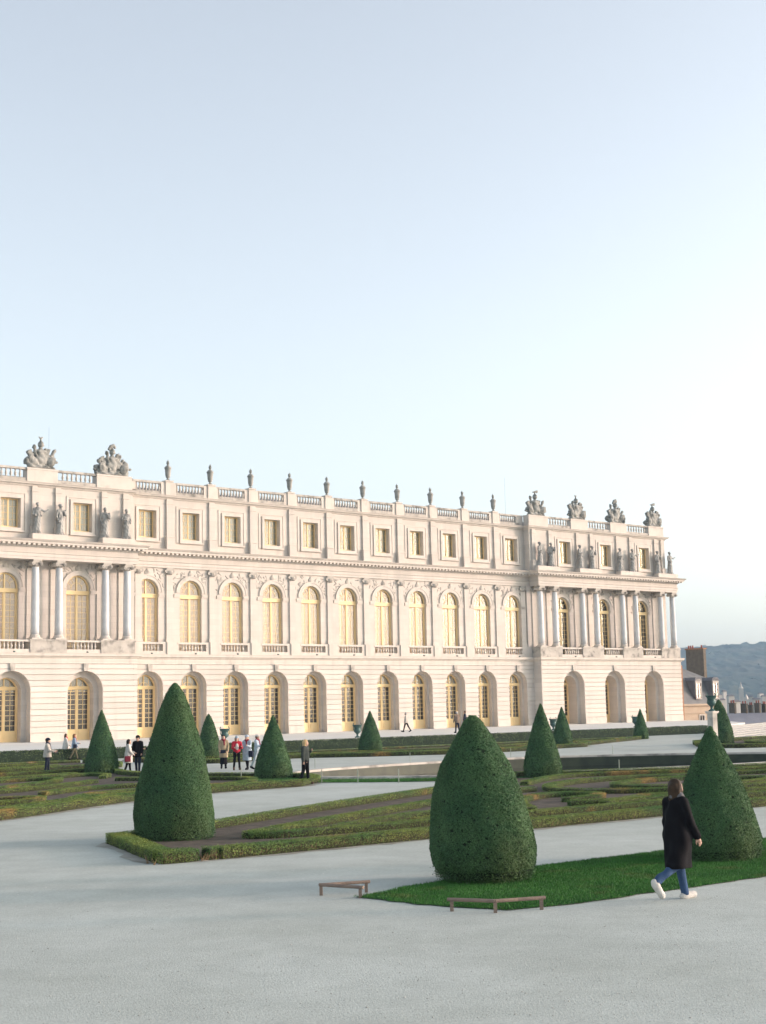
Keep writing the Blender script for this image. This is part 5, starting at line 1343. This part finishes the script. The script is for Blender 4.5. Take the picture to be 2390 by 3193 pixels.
# ------------------------------------------------------------------ houses beyond the palace
WALLH = M('house plaster', (0.45, 0.36, 0.27), (0.40, 0.31, 0.23), 0.6, 0.9)
BRICK = M('chimney brick', (0.155, 0.13, 0.10), (0.115, 0.10, 0.08), 2.5, 0.95, 0.4, 8.0, rnd='object', amt=.2)
BRICKO = M('orange brick', (0.36, 0.20, 0.12), (0.30, 0.17, 0.10), 2.5, 0.95, 0.3, 8.0)
ROOFL = M('weathered slate roof', (0.20, 0.20, 0.195), (0.15, 0.155, 0.16), 0.8, 0.8, 0.2, 10.0)
POT = M('clay pot', (0.30, 0.09, 0.06), None, 1, 0.9)
WARMP = glass_mat('house glass', 0.14, (0.5, 0.36, 0.3), 0.08)
def lin(px, py, D):          # a point seen at a picture place, at distance D along the view
    a, b = px - 1195.0, -(py - 1596.5)
    a1 = a * math.cos(ROLL) + b * math.sin(ROLL); b1 = -a * math.sin(ROLL) + b * math.cos(ROLL)
    return Vector((a1 / FPX * D, D * math.cos(PITCH) - b1 / FPX * D * math.sin(PITCH), CAM_H + D * math.sin(PITCH) + b1 / FPX * D * math.cos(PITCH)))
DORMF = M('grey window paint', (0.42, 0.39, 0.36), None, 1, .7)
# mansard house: local x along the palace front, local y away from it
e = lin(2133, 2196, 190.0)
hz = e.z
house = thing('mansard_house', 'low house with grey mansard roof, two dormers and huge chimney right of the palace', 'house', (e.x, e.y, 0), PAL_ROT)
W_ = 7.6
m = MB(); m.box(-3, W_, 0, 9, -8, hz - .25); m.build('wall', WALLH, house)
m = MB(); m.box(-3.2, W_ + .2, -.3, 9, hz - .25, hz); m.box(-3.1, W_ + .1, -.12, 0, hz - 1.25, hz - 1.12); m.build('cornice', WALLH, house)
m = MB(); m.add([(-3, -.3, hz), (W_, -.3, hz), (W_ - .3, 1.5, hz + 3.3), (-3, 1.5, hz + 3.3), (W_ - 2.2, 4.4, hz + 4.8), (-3, 4.4, hz + 4.8), (W_, 9, hz), (-3, 9, hz)], [(0, 1, 2, 3), (3, 2, 4, 5), (1, 6, 4, 2), (5, 4, 6, 7)])
roof = m.build('roof', ROOFL, house)
def at_house(px):            # local x of a picture column on the house front
    best = 0.0
    for _ in range(30):
        p = Vector((e.x, e.y)) + Vector((math.cos(PAL_ROT), math.sin(PAL_ROT))) * best
        X = 1195 + FPX * p.x / p.y * 1.0
        best += (px - X) * .02
    return best
for px in (2155, 2208):
    x0 = at_house(px + 2)
    m = MB(); m.box(x0 - .75, x0 + .75, -.1, 2.6, hz + .9, hz + 3.0); m.prism([(x0 - .85, hz + 3.0), (x0 + .85, hz + 3.0), (x0 + .5, hz + 3.45), (x0 - .5, hz + 3.45)], 2.6, -.2, True)
    dr = m.build('dormer', SLATE, roof)
    m = MB()
    for a, b, c, d_ in ((-.62, -.47, .75, 2.7), (.47, .62, .75, 2.7), (-.62, .62, .6, .78), (-.62, .62, 2.68, 2.95), (-.03, .03, .78, 2.7), (-.47, .47, 1.37, 1.41), (-.47, .47, 2.02, 2.06)): m.box(x0 + a, x0 + b, -.2, -.1, hz + c, hz + d_)
    m.prism([(x0 - .62, hz + 2.95), (x0 + .62, hz + 2.95), (x0 + .3, hz + 3.25), (x0 - .3, hz + 3.25)], -.1, -.2, True)
    m.build('dormer_window', DORMF, roof)
    m = MB(); m.box(x0 - .47, x0 + .47, -.13, -.12, hz + .78, hz + 2.7); m.build('pane', WARMP, roof)
x0 = at_house(2166)
m = MB(); m.box(x0 - .45, x0 + .45, -.04, .0, hz - 2.7, hz - 1.55); w = m.build('window', DARK, house)
m = MB(); m.box(x0 - .6, x0 - .45, -.08, 0, hz - 2.8, hz - 1.5); m.box(x0 + .45, x0 + .6, -.08, 0, hz - 2.8, hz - 1.5); m.box(x0 - .6, x0 + .6, -.08, 0, hz - 1.5, hz - 1.4); m.box(x0 - .04, x0 + .04, -.06, -.02, hz - 2.7, hz - 1.55); m.build('window_frame', C_WHITE, w)
CHD = 198.5
c0, c1 = lin(2199, 2130, CHD), lin(2146, 2130, CHD + 4.0)
ctop = lin(2170, 2026, CHD + 2).z
vv = Vector((c0.x - e.x, c0.y - e.y)); ca, sa = math.cos(-PAL_ROT), math.sin(-PAL_ROT)
lx, ly = vv.x * ca - vv.y * sa, vv.x * sa + vv.y * ca
m = MB(); m.box(lx, lx + .55, ly, ly + 3.0, hz + 1.0, ctop); ch = m.build('chimney', BRICK, roof)
m = MB(); m.box(lx - .1, lx + .65, ly - .1, ly + 3.1, ctop, ctop + .18); m.build('chimney_cap', BRICKO, roof)
for q in (.5, 2.0, 2.35, 2.7):
    m = MB(); m.lathe([(.12, 0), (.09, .35), (.12, .4)], 8, (lx + .3, ly + q, ctop + .18)); m.build('chimney_pot', POT, roof)
# brick quoin strip at the palace end: the next wing seen edge on
q0 = lin(2127, 2075, 178.0); q1 = lin(2132, 2185, 178.0)
bw = thing('brick_wing', 'narrow strip of orange brick wing just behind the palace corner', 'building', (q1.x, q1.y, 0), PAL_ROT)
m = MB(); m.box(-6, .12, 0, 3, -8, q0.z); m.build('wall', BRICKO, bw)

# long low slate roof with chimneys at the far right
e2 = lin(2262, 2225, 230.0); f2 = lin(2300, 2256, 228.0)
lr = thing('long_roof_house', 'long low lavender grey slate roof with brick chimneys beyond the steps', 'house', (e2.x, e2.y, 0), PAL_ROT * .25)
zr, ze = e2.z, f2.z - .3
m = MB(); m.add([(-4, 0, zr), (40, 0, zr), (40, -6, ze - 1.0), (-4, -6, ze - 1.0), (-4, 6, ze - 1), (40, 6, ze - 1)], [(0, 1, 2, 3), (0, 4, 5, 1), (0, 3, 4)])
m.build('roof', M('lavender slate', (0.27, 0.27, 0.30), (0.22, 0.22, 0.25), .5, .8), lr)
m = MB(); m.box(-3.8, 39.8, -5.6, 5.6, -8.9, ze - 1.0); m.build('wall', WALLH, lr)
for px, wpx, top in ((2284, 22, 2194), (2323, 22, 2196), (2368, 20, 2194), (2345, 14, 2200), (2390, 14, 2197)):
    p = lin(px, top, 231.0); loc = Vector((p.x - e2.x, p.y - e2.y)); c_, s_ = math.cos(-PAL_ROT * .25), math.sin(-PAL_ROT * .25)
    lx = loc.x * c_ - loc.y * s_
    hw = wpx / FPX * 231 / 2
    m = MB(); m.box(-.2, .2, -hw, hw, zr - .9, p.z); m.box(-.26, .26, -hw - .06, hw + .06, p.z, p.z + .1)
    cpl = m.build('chimney', BRICK, lr, loc=(lx, .4, 0), rot=(0, 0, PAL_ROT * .75))
    for q in (-.45, .4):
        m = MB(); m.lathe([(.12, .1), (.1, .5)], 7, (0, q * hw, p.z)); m.build('chimney_pot', POT, cpl)

# town in the valley
rt_ = random.Random(5)
PALEH = M('pale town wall', (0.50, 0.47, 0.43), None, 1, .9); TROOF = M('town roof', (0.16, 0.15, 0.16), (0.2, 0.17, 0.15), .1, .9)
for k, (px, py, wpx, hpx, D) in enumerate(sorted([(2225, 2158, 16, 10, 620), (2244, 2163, 22, 10, 680), (2262, 2152, 14, 12, 760), (2282, 2166, 20, 12, 560), (2300, 2182, 26, 16, 420), (2340, 2170, 18, 9, 640), (2362, 2176, 24, 12, 520), (2386, 2168, 18, 9, 700), (2254, 2178, 22, 12, 480), (2376, 2160, 16, 8, 820)])):
    p = lin(px, py, D); sc = D / FPX; wd, hh = wpx * sc, hpx * sc
    t = thing('town_house', 'tiny pale house in the valley, %s from the left below the wooded hill' % ORD[k], 'house', (p.x, p.y, -9), rt_.uniform(-.3, .5), 'houses in the valley')
    z0 = p.z + 9
    m = MB(); m.box(-wd / 2, wd / 2, 0, wd * .7, 0, z0 - hh * .35); m.build('wall', PALEH, t)
    m = MB(); m.add([(-wd * .54, -.3, z0 - hh * .4), (wd * .54, -.3, z0 - hh * .4), (wd * .54, wd * .75, z0 - hh * .4), (-wd * .54, wd * .75, z0 - hh * .4), (-wd * .4, wd * .35, z0), (wd * .4, wd * .35, z0)], [(0, 1, 5, 4), (2, 3, 4, 5), (1, 2, 5), (3, 0, 4)]); m.build('roof', TROOF, t)
p = lin(2311, 2131, 750.0); b_ = lin(2311, 2166, 750.0)
t = thing('church_tower', 'white church tower with pointed spire in the valley', 'church', (p.x, p.y, -9))
zz = b_.z + 9; sp = p.z + 9
m = MB(); m.box(-1.0, 1.0, -1, 1, 0, zz + 3.0); m.build('tower', PALEH, t)
m = MB(); m.lathe([(1.35, zz + 3.0), (.75, zz + 3.9), (.06, sp + .8)], 8); m.build('spire', PALEH, t)
p = lin(2328, 2164, 600.0)
t = thing('white_gable', 'small white pyramid roof right of the church tower', 'house', (p.x, p.y, -9))
m = MB(); m.box(-.9, .9, -.9, .9, 0, p.z + 7); m.build('wall', PALEH, t); m = MB(); m.lathe([(1.25, p.z + 6.6), (.05, p.z + 9)], 4); m.build('roof', PALEH, t)

# wooded hill
HILL = M('wooded hill', (0.05, 0.065, 0.03), (0.085, 0.075, 0.04), 0.012, 1.0, rnd=None)
rng = np.random.default_rng(9)
nx_, ny_ = 800, 60
xs = np.linspace(-1700, 2400, nx_); ys = np.linspace(0, 1, ny_)
ridge = 96 + 9 * np.sin(xs / 700 + 1.2) + 1.0 * np.sin(xs / 260 + .4) + np.interp(xs, [420, 520, 620, 760], [-12, -5, 0, 5])
X, Y = np.meshgrid(xs, ys, indexing='ij')
Yw = 1500 + 1000 * Y
Zw = -9 + (ridge[:, None] + 6) * (Y ** 1.1) + rng.normal(0, 1.5, X.shape) * (Y > .05)
V = np.stack([X + rng.normal(0, 2, X.shape), Yw, Zw], -1).reshape(-1, 3)
i = np.arange(nx_ - 1)[:, None] * ny_ + np.arange(ny_ - 1)[None, :]
F = np.stack([i, i + ny_, i + ny_ + 1, i + 1], -1).reshape(-1, 4)
tag(obj('hill', np_mesh('hill', V, F), HILL), kind='structure')

# ------------------------------------------------------------------ evening haze between here and the hill
m = MB(); m.box(-2600, 2600, -300, 3000, -10, 150)
hz_ = m.build('haze', None)
HM = bpy.data.materials.new('haze air'); HM.use_nodes = True
nt = HM.node_tree; nt.nodes.clear(); out = nt.nodes.new('ShaderNodeOutputMaterial'); pv = nt.nodes.new('ShaderNodeVolumePrincipled')
pv.inputs['Color'].default_value = (0.46, 0.70, 0.97, 1); pv.inputs['Density'].default_value = 0.00019; pv.inputs['Anisotropy'].default_value = 0.0
nt.links.new(pv.outputs[0], out.inputs['Volume'])
hz_.data.materials.append(HM)
tag(hz_, 'pale blue evening haze over the valley', 'haze', kind='stuff')
